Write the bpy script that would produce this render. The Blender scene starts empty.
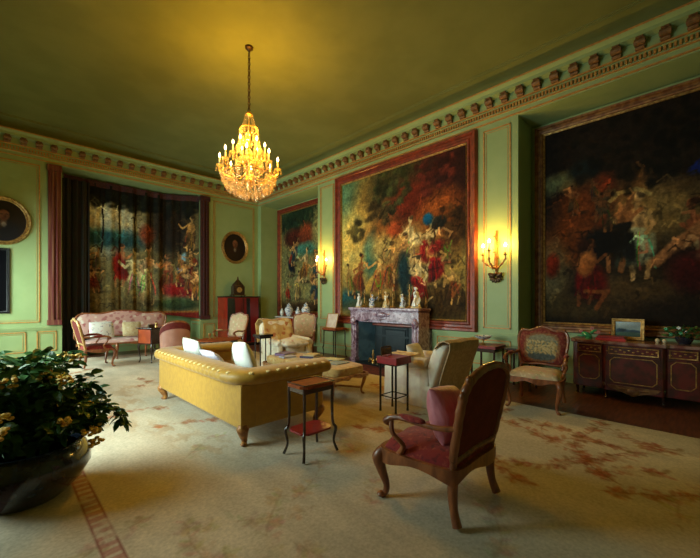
import bpy, math, random
import numpy as np
from mathutils import Vector, Matrix
random.seed(7); np.random.seed(7)
PI = math.pi
SC = bpy.context.scene
COL = SC.collection
R2 = math.sqrt(2)

# ------------------------------------------------------------------ camera
cam = bpy.data.cameras.new('camera'); camo = bpy.data.objects.new('camera', cam); COL.objects.link(camo)
camo.location = (0, 0, 1.45); camo.rotation_euler = (PI/2, 0, -PI/4)
cam.sensor_width = 36.0; cam.lens = 355/700*36.0; cam.shift_y = 21/700; cam.clip_start = .05
SC.camera = camo
# ------------------------------------------------------------------ view + light
SC.view_settings.view_transform = 'Standard'
SC.view_settings.look = 'None'
SC.view_settings.gamma = 1.0
SC.view_settings.exposure = 0.0
W = bpy.data.worlds.new('world'); SC.world = W; W.use_nodes = True
W.node_tree.nodes['Background'].inputs[0].default_value = (.55, .8, .75, 1)
W.node_tree.nodes['Background'].inputs[1].default_value = 0.1
P_CHAND, P_SCONCE = 40.0, 42.0
WARM = (1.0, .47, .03); WARM_S = (1.0, .58, .10)
def window_light(y, w, z0, z1, power, spread=140, col=(.78, 1.0, .93), tilt=20):
    l = bpy.data.lights.new('daylight', 'AREA'); l.shape = 'RECTANGLE'; l.size = w; l.size_y = z1-z0
    l.energy = power; l.color = col; l.spread = math.radians(spread)
    o = bpy.data.objects.new('daylight', l); COL.objects.link(o)
    o.location = (-1.15, y, (z0+z1)/2); o.rotation_euler = (PI/2-math.radians(tilt), 0, -PI/2)
XW0, XW1, YW0, YW1, ZC = -.76, 6.44, -.92, 10.94, 5.42
WIN = [(.75, 1.1), (4.55, 2.0), (9.45, 2.0)]
window_light(WIN[0][0], 1.1, .4, 3.2, 1)
window_light(WIN[1][0], 2.0, .4, 2.8, 225)
window_light(WIN[2][0], 2.0, .4, 2.8, 230)

# ------------------------------------------------------------------ helpers
def lin(c):
    return tuple(((x/12.92) if x <= .04045 else ((x+.055)/1.055)**2.4) for x in c)
class MB:
    def __init__(s): s.v = []; s.f = []
    def add(s, vs, fs):
        b = len(s.v); s.v += [tuple(p) for p in vs]; s.f += [tuple(i+b for i in f) for f in fs]; return s
    def xf(s, M, start=0):
        for i in range(start, len(s.v)): s.v[i] = tuple(M @ Vector(s.v[i]))
        return s
    def box(s, x0, x1, y0, y1, z0, z1):
        return s.add([(x, y, z) for z in (z0, z1) for y in (y0, y1) for x in (x0, x1)],
                     [(0,2,3,1),(4,5,7,6),(0,1,5,4),(1,3,7,5),(3,2,6,7),(2,0,4,6)])
    def cbox(s, cx, cy, cz, sx, sy, sz): return s.box(cx-sx/2, cx+sx/2, cy-sy/2, cy+sy/2, cz-sz/2, cz+sz/2)
    def tube(s, pts, rad, n=8, closed=False, ax=(1, 1)):
        P = [Vector(p) for p in pts]; m = len(P)
        if not hasattr(rad, '__len__'): rad = [rad]*m
        up = Vector((0, 0, 1)); vs = []; fs = []; prev = None
        for i in range(m):
            a = P[(i-1) % m] if (closed or i > 0) else P[i]; b = P[(i+1) % m] if (closed or i < m-1) else P[i]
            t = (b-a)
            if t.length < 1e-9: t = Vector((0, 0, 1))
            t.normalize()
            if prev is None:
                ref = up if abs(t.dot(up)) < .9 else Vector((0, 1, 0))
                nrm = (ref - t*ref.dot(t)).normalized()
            else:
                nrm = prev - t*prev.dot(t)
                nrm = nrm.normalized() if nrm.length > 1e-6 else prev
            prev = nrm; bn = t.cross(nrm)
            for k in range(n):
                an = 2*PI*k/n
                vs.append(P[i] + (nrm*math.cos(an)*ax[0] + bn*math.sin(an)*ax[1])*rad[i])
        for i in range(m if closed else m-1):
            j = (i+1) % m
            for k in range(n):
                fs.append((i*n+k, i*n+(k+1) % n, j*n+(k+1) % n, j*n+k))
        if not closed:
            fs.append(tuple(reversed(range(n)))); fs.append(tuple((m-1)*n+k for k in range(n)))
        return s.add(vs, fs)
    def lathe(s, prof, n=20, c=(0, 0, 0), sx=1, sy=1):
        vs = []; fs = []; m = len(prof)
        for r, z in prof:
            for k in range(n):
                a = 2*PI*k/n; vs.append((c[0]+r*math.cos(a)*sx, c[1]+r*math.sin(a)*sy, c[2]+z))
        for i in range(m-1):
            for k in range(n): fs.append((i*n+k, i*n+(k+1) % n, (i+1)*n+(k+1) % n, (i+1)*n+k))
        if prof[0][0] > 1e-4: fs.append(tuple(reversed(range(n))))
        if prof[-1][0] > 1e-4: fs.append(tuple((m-1)*n+k for k in range(n)))
        return s.add(vs, fs)
    def ell(s, c, r, n=16, m=10, e=1.0, M=None):
        def sp(a): return math.copysign(abs(a)**e, a)
        vs = []; fs = []
        for i in range(m+1):
            ph = -PI/2+PI*i/m
            for k in range(n):
                th = 2*PI*k/n
                p = Vector((r[0]*sp(math.cos(ph))*sp(math.cos(th)), r[1]*sp(math.cos(ph))*sp(math.sin(th)), r[2]*sp(math.sin(ph))))
                if M is not None: p = M @ p
                vs.append(p+Vector(c))
        for i in range(m):
            for k in range(n): fs.append((i*n+k, i*n+(k+1) % n, (i+1)*n+(k+1) % n, (i+1)*n+k))
        return s.add(vs, fs)
    def grid(s, fn, nu, nv, wrapu=False):
        vs = [fn(i/nu, j/nv) for j in range(nv+1) for i in range(nu+1)]
        fs = [(j*(nu+1)+i, j*(nu+1)+i+1, (j+1)*(nu+1)+i+1, (j+1)*(nu+1)+i) for j in range(nv) for i in range(nu)]
        return s.add(vs, fs)
    def prism(s, out, a0, a1, axis='z'):
        n = len(out)
        def mk(p, a):
            return {'z': (p[0], p[1], a), 'y': (p[0], a, p[1]), 'x': (a, p[0], p[1])}[axis]
        vs = [mk(p, a0) for p in out]+[mk(p, a1) for p in out]
        fs = [tuple(reversed(range(n))), tuple(range(n, 2*n))]+[(i, (i+1) % n, n+(i+1) % n, n+i) for i in range(n)]
        return s.add(vs, fs)
    def pillow(s, w, h, t, M, n=26):
        st = len(s.v)
        def f(sg):
            def g(u, v):
                a, b = math.sin((u-.5)*PI), math.sin((v-.5)*PI)
                k = max(0, (1-a*a))*max(0, (1-b*b)); wr = 1+.06*math.sin(a*5+b*7)*math.sin(b*6-a*3)
                rc = 1-.13*a*a*b*b; return (a*w/2*(1-.09*(1-b*b)*a*a)*rc, b*h/2*(1-.09*(1-a*a)*b*b)*rc, sg*t/2*k**.55*wr)
            return g
        s.grid(f(1), n, n); s.grid(f(-1), n, n)
        return s.xf(M, st)
    def build(s, name, m, parent=None, smooth=True, ang=45, bevel=0, sub=0, kind=None, label=None, paint=None):
        me = bpy.data.meshes.new(name); me.from_pydata(s.v, [], s.f)
        me.validate(); 
        import bmesh
        bm = bmesh.new(); bm.from_mesh(me); bmesh.ops.remove_doubles(bm, verts=bm.verts, dist=1e-5)
        bmesh.ops.recalc_face_normals(bm, faces=bm.faces); bm.to_mesh(me); bm.free()
        if smooth:
            me.shade_smooth()
            try: me.set_sharp_from_angle(angle=math.radians(ang))
            except Exception: pass
        me.materials.append(m)
        o = bpy.data.objects.new(name, me); COL.objects.link(o)
        if parent: o.parent = parent
        if bevel:
            b = o.modifiers.new('bevel', 'BEVEL'); b.width = bevel; b.segments = 2; b.limit_method = 'ANGLE'
        if sub:
            b = o.modifiers.new('sub', 'SUBSURF'); b.levels = sub; b.render_levels = sub
        if kind: o['kind'] = kind
        if label: o['label'] = label
        if paint is not None:
            co = np.array([v.co[:] for v in me.vertices]); c = paint(co)
            at = me.color_attributes.new('paint', 'FLOAT_COLOR', 'POINT')
            buf = np.ones((len(co), 4), dtype=np.float32); buf[:, :3] = c
            at.data.foreach_set('color', buf.ravel())
        return o
def tag(o, label, cat, group=None):
    o['label'] = label; o['category'] = cat
    if group: o['group'] = group
    return o
def thing(name, label, cat, loc=(0, 0, 0), rz=0, group=None):
    o = bpy.data.objects.new(name, None); COL.objects.link(o); o.empty_display_size = .1
    o.location = loc; o.rotation_euler = (0, 0, rz)
    return tag(o, label, cat, group)
def dup(o, loc=None, rz=None, label=None, parent=None):
    c = o.copy(); COL.objects.link(c)
    if parent: c.parent = parent
    for ch in [x for x in o.children]: dup(ch, parent=c)
    if loc is not None: c.location = loc
    if rz is not None: c.rotation_euler = (0, 0, rz)
    if label: c['label'] = label
    return c
def cr(pts, n=8, closed=False):
    P = [Vector(p) for p in pts]; m = len(P); out = []
    rng = range(m) if closed else range(m-1)
    for i in rng:
        if closed: p0, p1, p2, p3 = P[(i-1) % m], P[i], P[(i+1) % m], P[(i+2) % m]
        else: p0, p1, p2, p3 = P[max(i-1, 0)], P[i], P[i+1], P[min(i+2, m-1)]
        for k in range(n):
            t = k/n
            out.append(.5*((2*p1)+(-p0+p2)*t+(2*p0-5*p1+4*p2-p3)*t*t+(-p0+3*p1-3*p2+p3)*t**3))
    if not closed: out.append(P[-1])
    return out
def lerp(a, b, t): return a+(b-a)*t
def interp(xs, n):
    m = len(xs)-1
    return [lerp(xs[min(int(t*m), m-1)], xs[min(int(t*m), m-1)+1], t*m-min(int(t*m), m-1)) for t in [i/(n-1) for i in range(n)]]

# ------------------------------------------------------------------ materials (colours linear)
def mat(name, c, rough=.6, metal=0, c2=None, scale=8, bump=0, bscale=None, detail=4, spec=.5, sheen=0, thr=(.4, .6), stretch=None, coat=0):
    m = bpy.data.materials.new(name); m.use_nodes = True; nt = m.node_tree; n = nt.nodes; L = nt.links
    p = n['Principled BSDF']; p.inputs['Base Color'].default_value = (*c, 1); p.inputs['Roughness'].default_value = rough
    p.inputs['Metallic'].default_value = metal; p.inputs['Specular IOR Level'].default_value = spec
    if sheen: p.inputs['Sheen Weight'].default_value = sheen
    if coat: p.inputs['Coat Weight'].default_value = coat; p.inputs['Coat Roughness'].default_value = .15
    tc = n.new('ShaderNodeTexCoord'); mp = n.new('ShaderNodeMapping'); L.new(tc.outputs['Object'], mp.inputs[0])
    if stretch: mp.inputs['Scale'].default_value = stretch
    if c2:
        nz = n.new('ShaderNodeTexNoise'); nz.inputs['Scale'].default_value = scale; nz.inputs['Detail'].default_value = detail
        L.new(mp.outputs[0], nz.inputs['Vector'])
        rp = n.new('ShaderNodeValToRGB'); rp.color_ramp.elements[0].position = thr[0]; rp.color_ramp.elements[1].position = thr[1]
        rp.color_ramp.elements[0].color = (*c, 1); rp.color_ramp.elements[1].color = (*c2, 1)
        L.new(nz.outputs['Fac'], rp.inputs[0]); L.new(rp.outputs[0], p.inputs['Base Color'])
    if bump:
        nb = n.new('ShaderNodeTexNoise'); nb.inputs['Scale'].default_value = bscale or scale*3; nb.inputs['Detail'].default_value = 4
        L.new(mp.outputs[0], nb.inputs['Vector'])
        bp = n.new('ShaderNodeBump'); bp.inputs['Strength'].default_value = bump; bp.inputs['Distance'].default_value = .01
        L.new(nb.outputs['Fac'], bp.inputs['Height']); L.new(bp.outputs[0], p.inputs['Normal'])
    return m
def floral(name, base, cols, scale=14, rough=.8, bump=.25):
    """woven fabric with blossoms: voronoi cells tinted from a ramp over a ground colour"""
    m = bpy.data.materials.new(name); m.use_nodes = True; nt = m.node_tree; n = nt.nodes; L = nt.links
    p = n['Principled BSDF']; p.inputs['Roughness'].default_value = rough; p.inputs['Sheen Weight'].default_value = .15
    p.inputs['Specular IOR Level'].default_value = .25
    tc = n.new('ShaderNodeTexCoord')
    wn = n.new('ShaderNodeTexNoise'); wn.inputs['Scale'].default_value = scale*.8; wn.inputs['Detail'].default_value = 3
    L.new(tc.outputs['Object'], wn.inputs['Vector'])
    mx = n.new('ShaderNodeMix'); mx.data_type = 'VECTOR'; mx.inputs['Factor'].default_value = .12
    L.new(tc.outputs['Object'], mx.inputs[4]); L.new(wn.outputs['Color'], mx.inputs[5])
    v = n.new('ShaderNodeTexVoronoi'); v.inputs['Scale'].default_value = scale; L.new(mx.outputs[1], v.inputs['Vector'])
    sx = n.new('ShaderNodeSeparateColor'); L.new(v.outputs['Color'], sx.inputs[0])
    rp = n.new('ShaderNodeValToRGB'); rp.color_ramp.interpolation = 'CONSTANT'; e = rp.color_ramp.elements
    e[0].position = 0; e[0].color = (*cols[0], 1); e[1].position = 1/len(cols); e[1].color = (*cols[1 % len(cols)], 1)
    for i in range(2, len(cols)):
        q = e.new(i/len(cols)); q.color = (*cols[i], 1)
    L.new(sx.outputs[0], rp.inputs[0])
    r2 = n.new('ShaderNodeValToRGB'); r2.color_ramp.elements[0].position = .32; r2.color_ramp.elements[1].position = .5
    r2.color_ramp.elements[0].color = (1, 1, 1, 1); r2.color_ramp.elements[1].color = (0, 0, 0, 1)
    L.new(v.outputs['Distance'], r2.inputs[0])
    m2 = n.new('ShaderNodeMix'); m2.data_type = 'RGBA'; L.new(r2.outputs[0], m2.inputs[0])
    m2.inputs[6].default_value = (*base, 1); L.new(rp.outputs[0], m2.inputs[7]); L.new(m2.outputs[2], p.inputs['Base Color'])
    bp = n.new('ShaderNodeBump'); bp.inputs['Strength'].default_value = bump; bp.inputs['Distance'].default_value = .008
    L.new(wn.outputs['Fac'], bp.inputs['Height']); L.new(bp.outputs[0], p.inputs['Normal'])
    return m
def painted(name, rough=.85, spec=.2, fine=220, amt=.35):
    m = bpy.data.materials.new(name); m.use_nodes = True; nt = m.node_tree; n = nt.nodes; L = nt.links
    p = n['Principled BSDF']; p.inputs['Roughness'].default_value = rough; p.inputs['Specular IOR Level'].default_value = spec
    a = n.new('ShaderNodeAttribute'); a.attribute_name = 'paint'
    tc = n.new('ShaderNodeTexCoord'); nz = n.new('ShaderNodeTexNoise'); nz.inputs['Scale'].default_value = fine/10; nz.inputs['Detail'].default_value = 6
    L.new(tc.outputs['Object'], nz.inputs['Vector'])
    mr = n.new('ShaderNodeMapRange'); mr.inputs[1].default_value = .3; mr.inputs[2].default_value = .7; mr.inputs[3].default_value = 1-amt; mr.inputs[4].default_value = 1+amt
    L.new(nz.outputs['Fac'], mr.inputs[0])
    mm = n.new('ShaderNodeVectorMath'); mm.operation = 'SCALE'; L.new(a.outputs['Color'], mm.inputs[0]); L.new(mr.outputs[0], mm.inputs['Scale'])
    L.new(mm.outputs[0], p.inputs['Base Color'])
    bp = n.new('ShaderNodeBump'); bp.inputs['Strength'].default_value = .2; bp.inputs['Distance'].default_value = .004
    L.new(nz.outputs['Fac'], bp.inputs['Height']); L.new(bp.outputs[0], p.inputs['Normal'])
    return m
def emis(name, c, st):
    m = bpy.data.materials.new(name); m.use_nodes = True; p = m.node_tree.nodes['Principled BSDF']
    p.inputs['Base Color'].default_value = (*c, 1); p.inputs['Emission Color'].default_value = (*c, 1); p.inputs['Emission Strength'].default_value = st
    return m
def crystal_mat():
    m = bpy.data.materials.new('crystal'); m.use_nodes = True; nt = m.node_tree; n = nt.nodes; L = nt.links
    n.remove(n['Principled BSDF']); out = n['Material Output']
    t = n.new('ShaderNodeBsdfTransparent'); g = n.new('ShaderNodeBsdfGlossy'); g.inputs['Roughness'].default_value = .12; g.inputs['Color'].default_value = (1, .80, .5, 1)
    tr = n.new('ShaderNodeBsdfTranslucent'); tr.inputs['Color'].default_value = (.9, .72, .5, 1); d = n.new('ShaderNodeBsdfDiffuse'); d.inputs['Color'].default_value = (.8, .62, .42, 1)
    a = n.new('ShaderNodeMixShader'); a.inputs[0].default_value = .5; L.new(tr.outputs[0], a.inputs[1]); L.new(d.outputs[0], a.inputs[2])
    b = n.new('ShaderNodeMixShader'); b.inputs[0].default_value = .45; L.new(a.outputs[0], b.inputs[1]); L.new(g.outputs[0], b.inputs[2])
    c = n.new('ShaderNodeMixShader'); c.inputs[0].default_value = .22; L.new(t.outputs[0], c.inputs[1]); L.new(b.outputs[0], c.inputs[2])
    L.new(c.outputs[0], out.inputs[0]); return m
def glass_mat():
    m = bpy.data.materials.new('window_glass'); m.use_nodes = True; nt = m.node_tree; n = nt.nodes; L = nt.links
    n.remove(n['Principled BSDF']); t = n.new('ShaderNodeBsdfTransparent'); g = n.new('ShaderNodeBsdfGlossy'); g.inputs['Roughness'].default_value = .02
    c = n.new('ShaderNodeMixShader'); c.inputs[0].default_value = .06; L.new(t.outputs[0], c.inputs[1]); L.new(g.outputs[0], c.inputs[2])
    L.new(c.outputs[0], n['Material Output'].inputs[0]); return m
M = {}
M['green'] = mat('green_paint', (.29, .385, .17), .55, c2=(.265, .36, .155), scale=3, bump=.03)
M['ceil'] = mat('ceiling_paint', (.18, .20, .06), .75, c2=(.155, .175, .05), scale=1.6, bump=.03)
M['gilt'] = mat('gilding', (.62, .36, .09), .42, .55, c2=(.42, .22, .06), scale=14, bump=.1)
M['gold'] = mat('gold_leaf', (.55, .33, .10), .38, .7, c2=(.30, .16, .05), scale=22, bump=.3)
M['gold_line'] = mat('gilt_line', (.52, .28, .07), .5, .1, c2=(.42, .19, .05), scale=18)
M['modil'] = mat('gilded_ornament', (.24, .12, .045), .5, .2, c2=(.14, .07, .025), scale=25, bump=.3)
M['wood_floor'] = mat('red_parquet', (.15, .045, .02), .4, c2=(.08, .025, .012), scale=4, stretch=(1, 9, 1), coat=.2)
M['redframe'] = mat('red_lacquer_frame', (.25, .034, .012), .45, .1, c2=(.14, .022, .010), scale=9, bump=.1, coat=.2)
M['frame_dark'] = mat('dark_gilt_frame', (.16, .055, .02), .5, .3, c2=(.28, .13, .04), scale=12, bump=.2)
M['maroon'] = mat('maroon_border', (.06, .008, .010), .75, c2=(.03, .005, .006), scale=20, bump=.2)
M['tap'] = painted('woven_tapestry')
M['oil'] = painted('oil_paint', .5, .3, 100, .15)
M['walnut'] = mat('carved_walnut', (.30, .095, .030), .40, c2=(.16, .045, .014), scale=16, stretch=(1, 1, .3), coat=.3, bump=.15)
M['walnut_gilt'] = mat('gilded_wood', (.45, .20, .05), .4, .25, c2=(.24, .09, .025), scale=18, bump=.2)
M['gilt_bright'] = mat('worn_gilt_wood', (.62, .40, .16), .35, .4, c2=(.5, .28, .1), scale=12)
M['mahog'] = mat('dark_mahogany', (.035, .012, .008), .25, c2=(.02, .008, .006), scale=12, coat=.5)
M['mahog_top'] = mat('polished_mahogany', (.28, .065, .014), .6, c2=(.18, .04, .012), scale=9, stretch=(1, 6, 1), spec=.12)
M['ebony'] = mat('ebonised_wood', (.012, .010, .012), .25, coat=.4)
M['damask'] = mat('yellow_damask', (.43, .225, .014), .5, c2=(.385, .195, .012), scale=16, bump=.25, bscale=30, sheen=.2, thr=(.45, .55))
M['white_fab'] = mat('white_linen', (.72, .74, .68), .85, c2=(.62, .64, .60), scale=8, bump=.3, bscale=10)
M['lav_fab'] = mat('lavender_linen', (.66, .64, .78), .85, bump=.3, bscale=10)
M['cream'] = floral('cream_chintz', (.66, .60, .46), [(.55, .33, .25), (.66, .60, .46), (.60, .52, .38), (.66, .60, .46), (.50, .42, .26)], 11)
M['cream_plain'] = mat('cream_cotton', (.68, .62, .50), .85, c2=(.60, .50, .42), scale=9, bump=.4, bscale=9)
M['goldthrow'] = floral('gold_floral_throw', (.50, .31, .10), [(.58, .38, .12), (.36, .11, .03), (.60, .48, .26), (.30, .17, .05)], 9)
M['throw'] = mat('brown_wool_throw', (.44, .31, .18), .95, c2=(.34, .23, .13), scale=30, bump=.5, bscale=60)
M['redvel'] = floral('red_velvet_figured', (.22, .018, .015), [(.14, .012, .012), (.30, .05, .03), (.12, .01, .01)], 26)
M['backfab'] = mat('plum_velvet', (.14, .020, .016), .8, c2=(.11, .016, .014), scale=14, bump=.2, spec=.2)
M['pinksilk'] = mat('pink_silk', (.62, .22, .26), .45, c2=(.50, .15, .19), scale=6, sheen=.2, bump=.9, bscale=11, stretch=(3.5, 1, 1))
M['pinkfab'] = mat('dusty_pink_leather', (.42, .19, .13), .5, c2=(.36, .15, .10), scale=5, bump=.1)
M['tapfab'] = painted('needlepoint', .85, .2, 400, .3)
M['beigefab'] = floral('beige_needlepoint', (.50, .36, .22), [(.55, .30, .20), (.40, .34, .18), (.6, .5, .32)], 18)
M['roseflor'] = floral('rose_floral_damask', (.50, .29, .25), [(.60, .48, .38), (.34, .10, .10), (.62, .54, .44), (.36, .14, .13)], 9)
M['otto'] = floral('golden_tapestry_weave', (.50, .32, .11), [(.58, .44, .20), (.42, .22, .07), (.60, .42, .15)], 16)
M['floralwhite'] = floral('white_floral', (.70, .68, .62), [(.35, .32, .36), (.7, .68, .62), (.6, .42, .40), (.7, .68, .62)], 22)
M['floraltan'] = floral('tan_floral', (.46, .36, .20), [(.35, .25, .12), (.5, .42, .28), (.42, .28, .16)], 22)
M['redcab'] = mat('red_lacquer', (.30, .022, .010), .22, c2=(.22, .015, .008), scale=4, coat=.6)
M['redleather'] = mat('red_leather', (.24, .012, .016), .35, c2=(.18, .01, .012), scale=12)
M['marble_white'] = mat('pale_marble', (.62, .60, .56), .25, c2=(.45, .43, .42), scale=6)
M['bronze'] = mat('dark_bronze', (.10, .055, .025), .4, .7, c2=(.05, .03, .015), scale=20)
M['brass'] = mat('brass', (.62, .40, .14), .28, .9)
M['candle'] = mat('candle_wax', (.85, .75, .5), .6)
M['shade'] = emis('glowing_bulb', (1.0, .66, .26), 22)
M['iron'] = mat('cast_iron', (.012, .024, .030), .5, .1, c2=(.008, .016, .022), scale=7, bump=.2)
M['crystal'] = crystal_mat(); M['glass'] = glass_mat()
M['porc'] = mat('white_porcelain', (.70, .70, .68), .2, coat=.6)
M['porcblue'] = mat('blue_white_porcelain', (.66, .68, .70), .2, c2=(.10, .16, .32), scale=30, thr=(.5, .58), coat=.6)
M['porcgold'] = mat('gilded_porcelain', (.68, .60, .42), .25, c2=(.50, .30, .08), scale=25, coat=.4)
M['leaf'] = mat('green_leaf', (.030, .10, .028), .38, c2=(.05, .15, .035), scale=7)
M['flower'] = mat('yellow_blossom', (.80, .55, .10), .7, c2=(.45, .24, .04), scale=40)
M['bowl'] = mat('blue_glazed_jar', (.010, .016, .030), .15, c2=(.022, .034, .055), scale=14, thr=(.5, .56), coat=.5)
M['dark'] = mat('black_velvet', (.003, .003, .004), .95, spec=.05)
M['darkgreen'] = mat('dark_green_curtain', (.020, .022, .016), .95, c2=(.03, .02, .015), scale=5)
M['paper'] = mat('paper_pages', (.62, .58, .5), .8)
def marble():
    m = mat('violet_breccia_marble', (.46, .36, .46), .3, c2=(.13, .05, .09), scale=8, detail=9, thr=(.38, .58), coat=.25)
    nt = m.node_tree; nz = [x for x in nt.nodes if x.type == 'TEX_NOISE'][0]; nz.inputs['Distortion'].default_value = 1.2
    nz.inputs['Roughness'].default_value = .7
    return m
M['breccia'] = marble()

# ------------------------------------------------------------------ painting on numpy canvases (for the tapestries, pictures and carpet)
def vnoise(h, w, s, seed):
    r = np.random.RandomState(seed); g = r.rand(int(s)+3, int(s)+3)
    y = np.linspace(0, s, h); x = np.linspace(0, s, w); yi = y.astype(int); xi = x.astype(int)
    fy = (y-yi)[:, None]; fx = (x-xi)[None]; fy = fy*fy*(3-2*fy); fx = fx*fx*(3-2*fx)
    a = g[np.ix_(yi, xi)]; b = g[np.ix_(yi, xi+1)]; c = g[np.ix_(yi+1, xi)]; d = g[np.ix_(yi+1, xi+1)]
    return (a*(1-fx)+b*fx)*(1-fy)+(c*(1-fx)+d*fx)*fy
def fbm(h, w, s, seed, o=4):
    t = 0; a = 1; n = 0
    for k in range(o): t = t+a*vnoise(h, w, s*2**k, seed+k); n += a; a *= .55
    return t/n
class Canvas:
    def __init__(s, w, h, bg):
        s.w, s.h = w, h; s.a = np.ones((h, w, 3))*np.array(bg); 
        s.U, s.V = np.meshgrid((np.arange(w)+.5)/w, (np.arange(h)+.5)/h); s.asp = w/h
    def mask(s, mk, c, al=1.0): s.a = s.a*(1-mk[..., None]*al)+np.array(c)*mk[..., None]*al
    def blob(s, cx, cy, rx, ry, c, rot=0, soft=.25, al=1.0, sh=.25):
        u = (s.U-cx)*s.asp; v = s.V-cy; r = math.radians(rot); x = u*math.cos(r)+v*math.sin(r); y = -u*math.sin(r)+v*math.cos(r)
        d = np.sqrt((x/(rx*s.asp if rot == 0 else rx))**2+(y/ry)**2)
        mk = np.clip((1+soft/2-d)/soft, 0, 1)
        k = 1+sh*np.clip(-(x/rx)*.6+(y/ry)*.8, -1, 1)
        s.a = s.a*(1-mk[..., None]*al)+(np.array(c)*k[..., None])*mk[..., None]*al
    def line(s, p, w, c, al=1.0):
        for (x0, y0), (x1, y1) in zip(p[:-1], p[1:]):
            ax, ay = (x1-x0)*s.asp, y1-y0; L = ax*ax+ay*ay+1e-9
            px, py = (s.U-x0)*s.asp, s.V-y0; t = np.clip((px*ax+py*ay)/L, 0, 1)
            d = np.sqrt((px-ax*t)**2+(py-ay*t)**2); s.mask(np.clip((w-d)/(w*.4), 0, 1), c, al)
    def figure(s, x, y, h, skin, robe, lean=0, dir=1, robe2=None):
        """a draped figure whose feet are at (x, y)"""
        A = s.asp; rr = random.Random(int(x*1000+y*77+h*31)); r2 = robe2 or tuple(k*.6 for k in robe); l = lean*h/A
        dk = tuple(k*.45 for k in skin)
        s.blob(x+.02, y+.02*h, .22*h/A, .05*h, (.12, .09, .05), soft=.9, al=.7)
        s.line([(x-.03*h, y+.30*h), (x-.09*h, y+.14*h), (x-.08*h, y)], .032*h, skin); s.line([(x+.05*h, y+.30*h), (x+.11*h, y+.16*h), (x+.08*h, y+.02*h)], .032*h, tuple(k*.8 for k in skin))
        s.blob(x+l*.3, y+.34*h, .14*h, .20*h, robe, 12*dir, soft=.35); s.blob(x+dir*.12*h/A, y+.26*h, .075*h, .19*h, r2, 25*dir, soft=.4, al=.9)
        s.blob(x+l*.7, y+.60*h, .075*h, .16*h, skin, -8*dir, soft=.4); s.blob(x+l*.7-dir*.03*h, y+.58*h, .03*h, .14*h, dk, -8*dir, soft=.9, al=.55)
        s.blob(x+l*.5, y+.50*h, .11*h, .055*h, robe, 20*dir, soft=.4)
        for k in range(7):
            q = rr.uniform(-.12, .12)*h/A; s.line([(x+l*.4+q*.6, y+.50*h), (x+l*.2+q, y+.34*h), (x+q*1.4, y+rr.uniform(.10, .2)*h)], .009*h, tuple(c*rr.choice((.5, .6, 1.35)) for c in robe), .7)
        s.line([(x+l*.8-.05*h/A, y+.72*h), (x+dir*.16*h/A, y+.60*h), (x+dir*.26*h/A, y+.70*h)], .026*h, skin)
        s.line([(x+l*.8+.05*h/A, y+.72*h), (x-dir*.12*h/A, y+.58*h), (x-dir*.05*h/A, y+.48*h)], .026*h, tuple(k*.85 for k in skin))
        s.line([(x+l*.85, y+.72*h), (x+l, y+.82*h)], .026*h, tuple(k*.8 for k in skin))
        s.blob(x+l, y+.87*h, .045*h, .058*h, skin, soft=.3); s.blob(x+l-dir*.025*h/A, y+.90*h, .05*h, .042*h, tuple(k*.35 for k in skin), soft=.5)
    def finish(s, seed, warp=.012, grain=.30, hatch=True):
        a = s.a; h, w = s.h, s.w
        dx = (fbm(h, w, 12, seed)-.5)*warp*2*w; dy = (fbm(h, w, 12, seed+9)-.5)*warp*2*h
        ix = np.clip(np.arange(w)[None]+dx, 0, w-1).astype(int); iy = np.clip(np.arange(h)[:, None]+dy, 0, h-1).astype(int)
        a = a[iy, ix]
        g = fbm(h, w, 40, seed+20); a = a*(1+(g-.5)[..., None]*2*grain)
        t = fbm(h, w, 18, seed+30)-.5
        a = a*(1+t[..., None]*np.array([.22, .05, -.2]))
        return np.clip(a, 0, 1)
    def sampler(s, arr, fu, fv):
        def f(co):
            u = np.clip(fu(co), 0, .9999); v = np.clip(fv(co), 0, .9999)
            c = arr[(v*s.h).astype(int), (u*s.w).astype(int)]
            return np.where(c <= .04045, c/12.92, ((c+.055)/1.055)**2.4)
        return f
def foliage(c, x, y, r, col, n, seed, dark=.5):
    rr = random.Random(seed)
    for i in range(n):
        a = rr.uniform(0, 6.28); d = rr.random()**.5*r; k = rr.uniform(dark, 1.3)
        c.blob(x+d*math.cos(a)/c.asp, y+d*math.sin(a), rr.uniform(.012, .035), rr.uniform(.012, .03), tuple(q*k for q in col), soft=.8, al=.75)

def crowd(c, x0, x1, y0, y1, n, h0, h1, seed, robes, skin=(.66, .48, .28)):
    r = random.Random(seed)
    for k in range(n):
        u = k/max(1, n-1); y = lerp(y1, y0, u); h = lerp(h0, h1, u)*r.uniform(.85, 1.15); q = r.uniform(.8, 1.15)
        rb = r.choice(robes); c.figure(r.uniform(x0, x1), y, h, tuple(k_*q for k_ in skin), rb, r.uniform(-.25, .25), r.choice((-1, 1)), r.choice(robes))
def strokes(c, n, seed, y0=0, y1=1):
    r = random.Random(seed); H, Wd = c.h, c.w
    for k in range(n):
        x, y = r.uniform(.02, .98), r.uniform(y0, y1); cB = c.a[int(y*(H-1)), int(x*(Wd-1))]; a = r.uniform(0, 3.1); L = r.uniform(.01, .045)
        c.line([(x, y), (x+L*math.cos(a), y+L*math.sin(a)), (x+L*1.6*math.cos(a+.7), y+L*1.6*math.sin(a+.7))], r.uniform(.003, .008), tuple(cB*r.choice((.5, .65, 1.35, 1.6))), .6)
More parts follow.
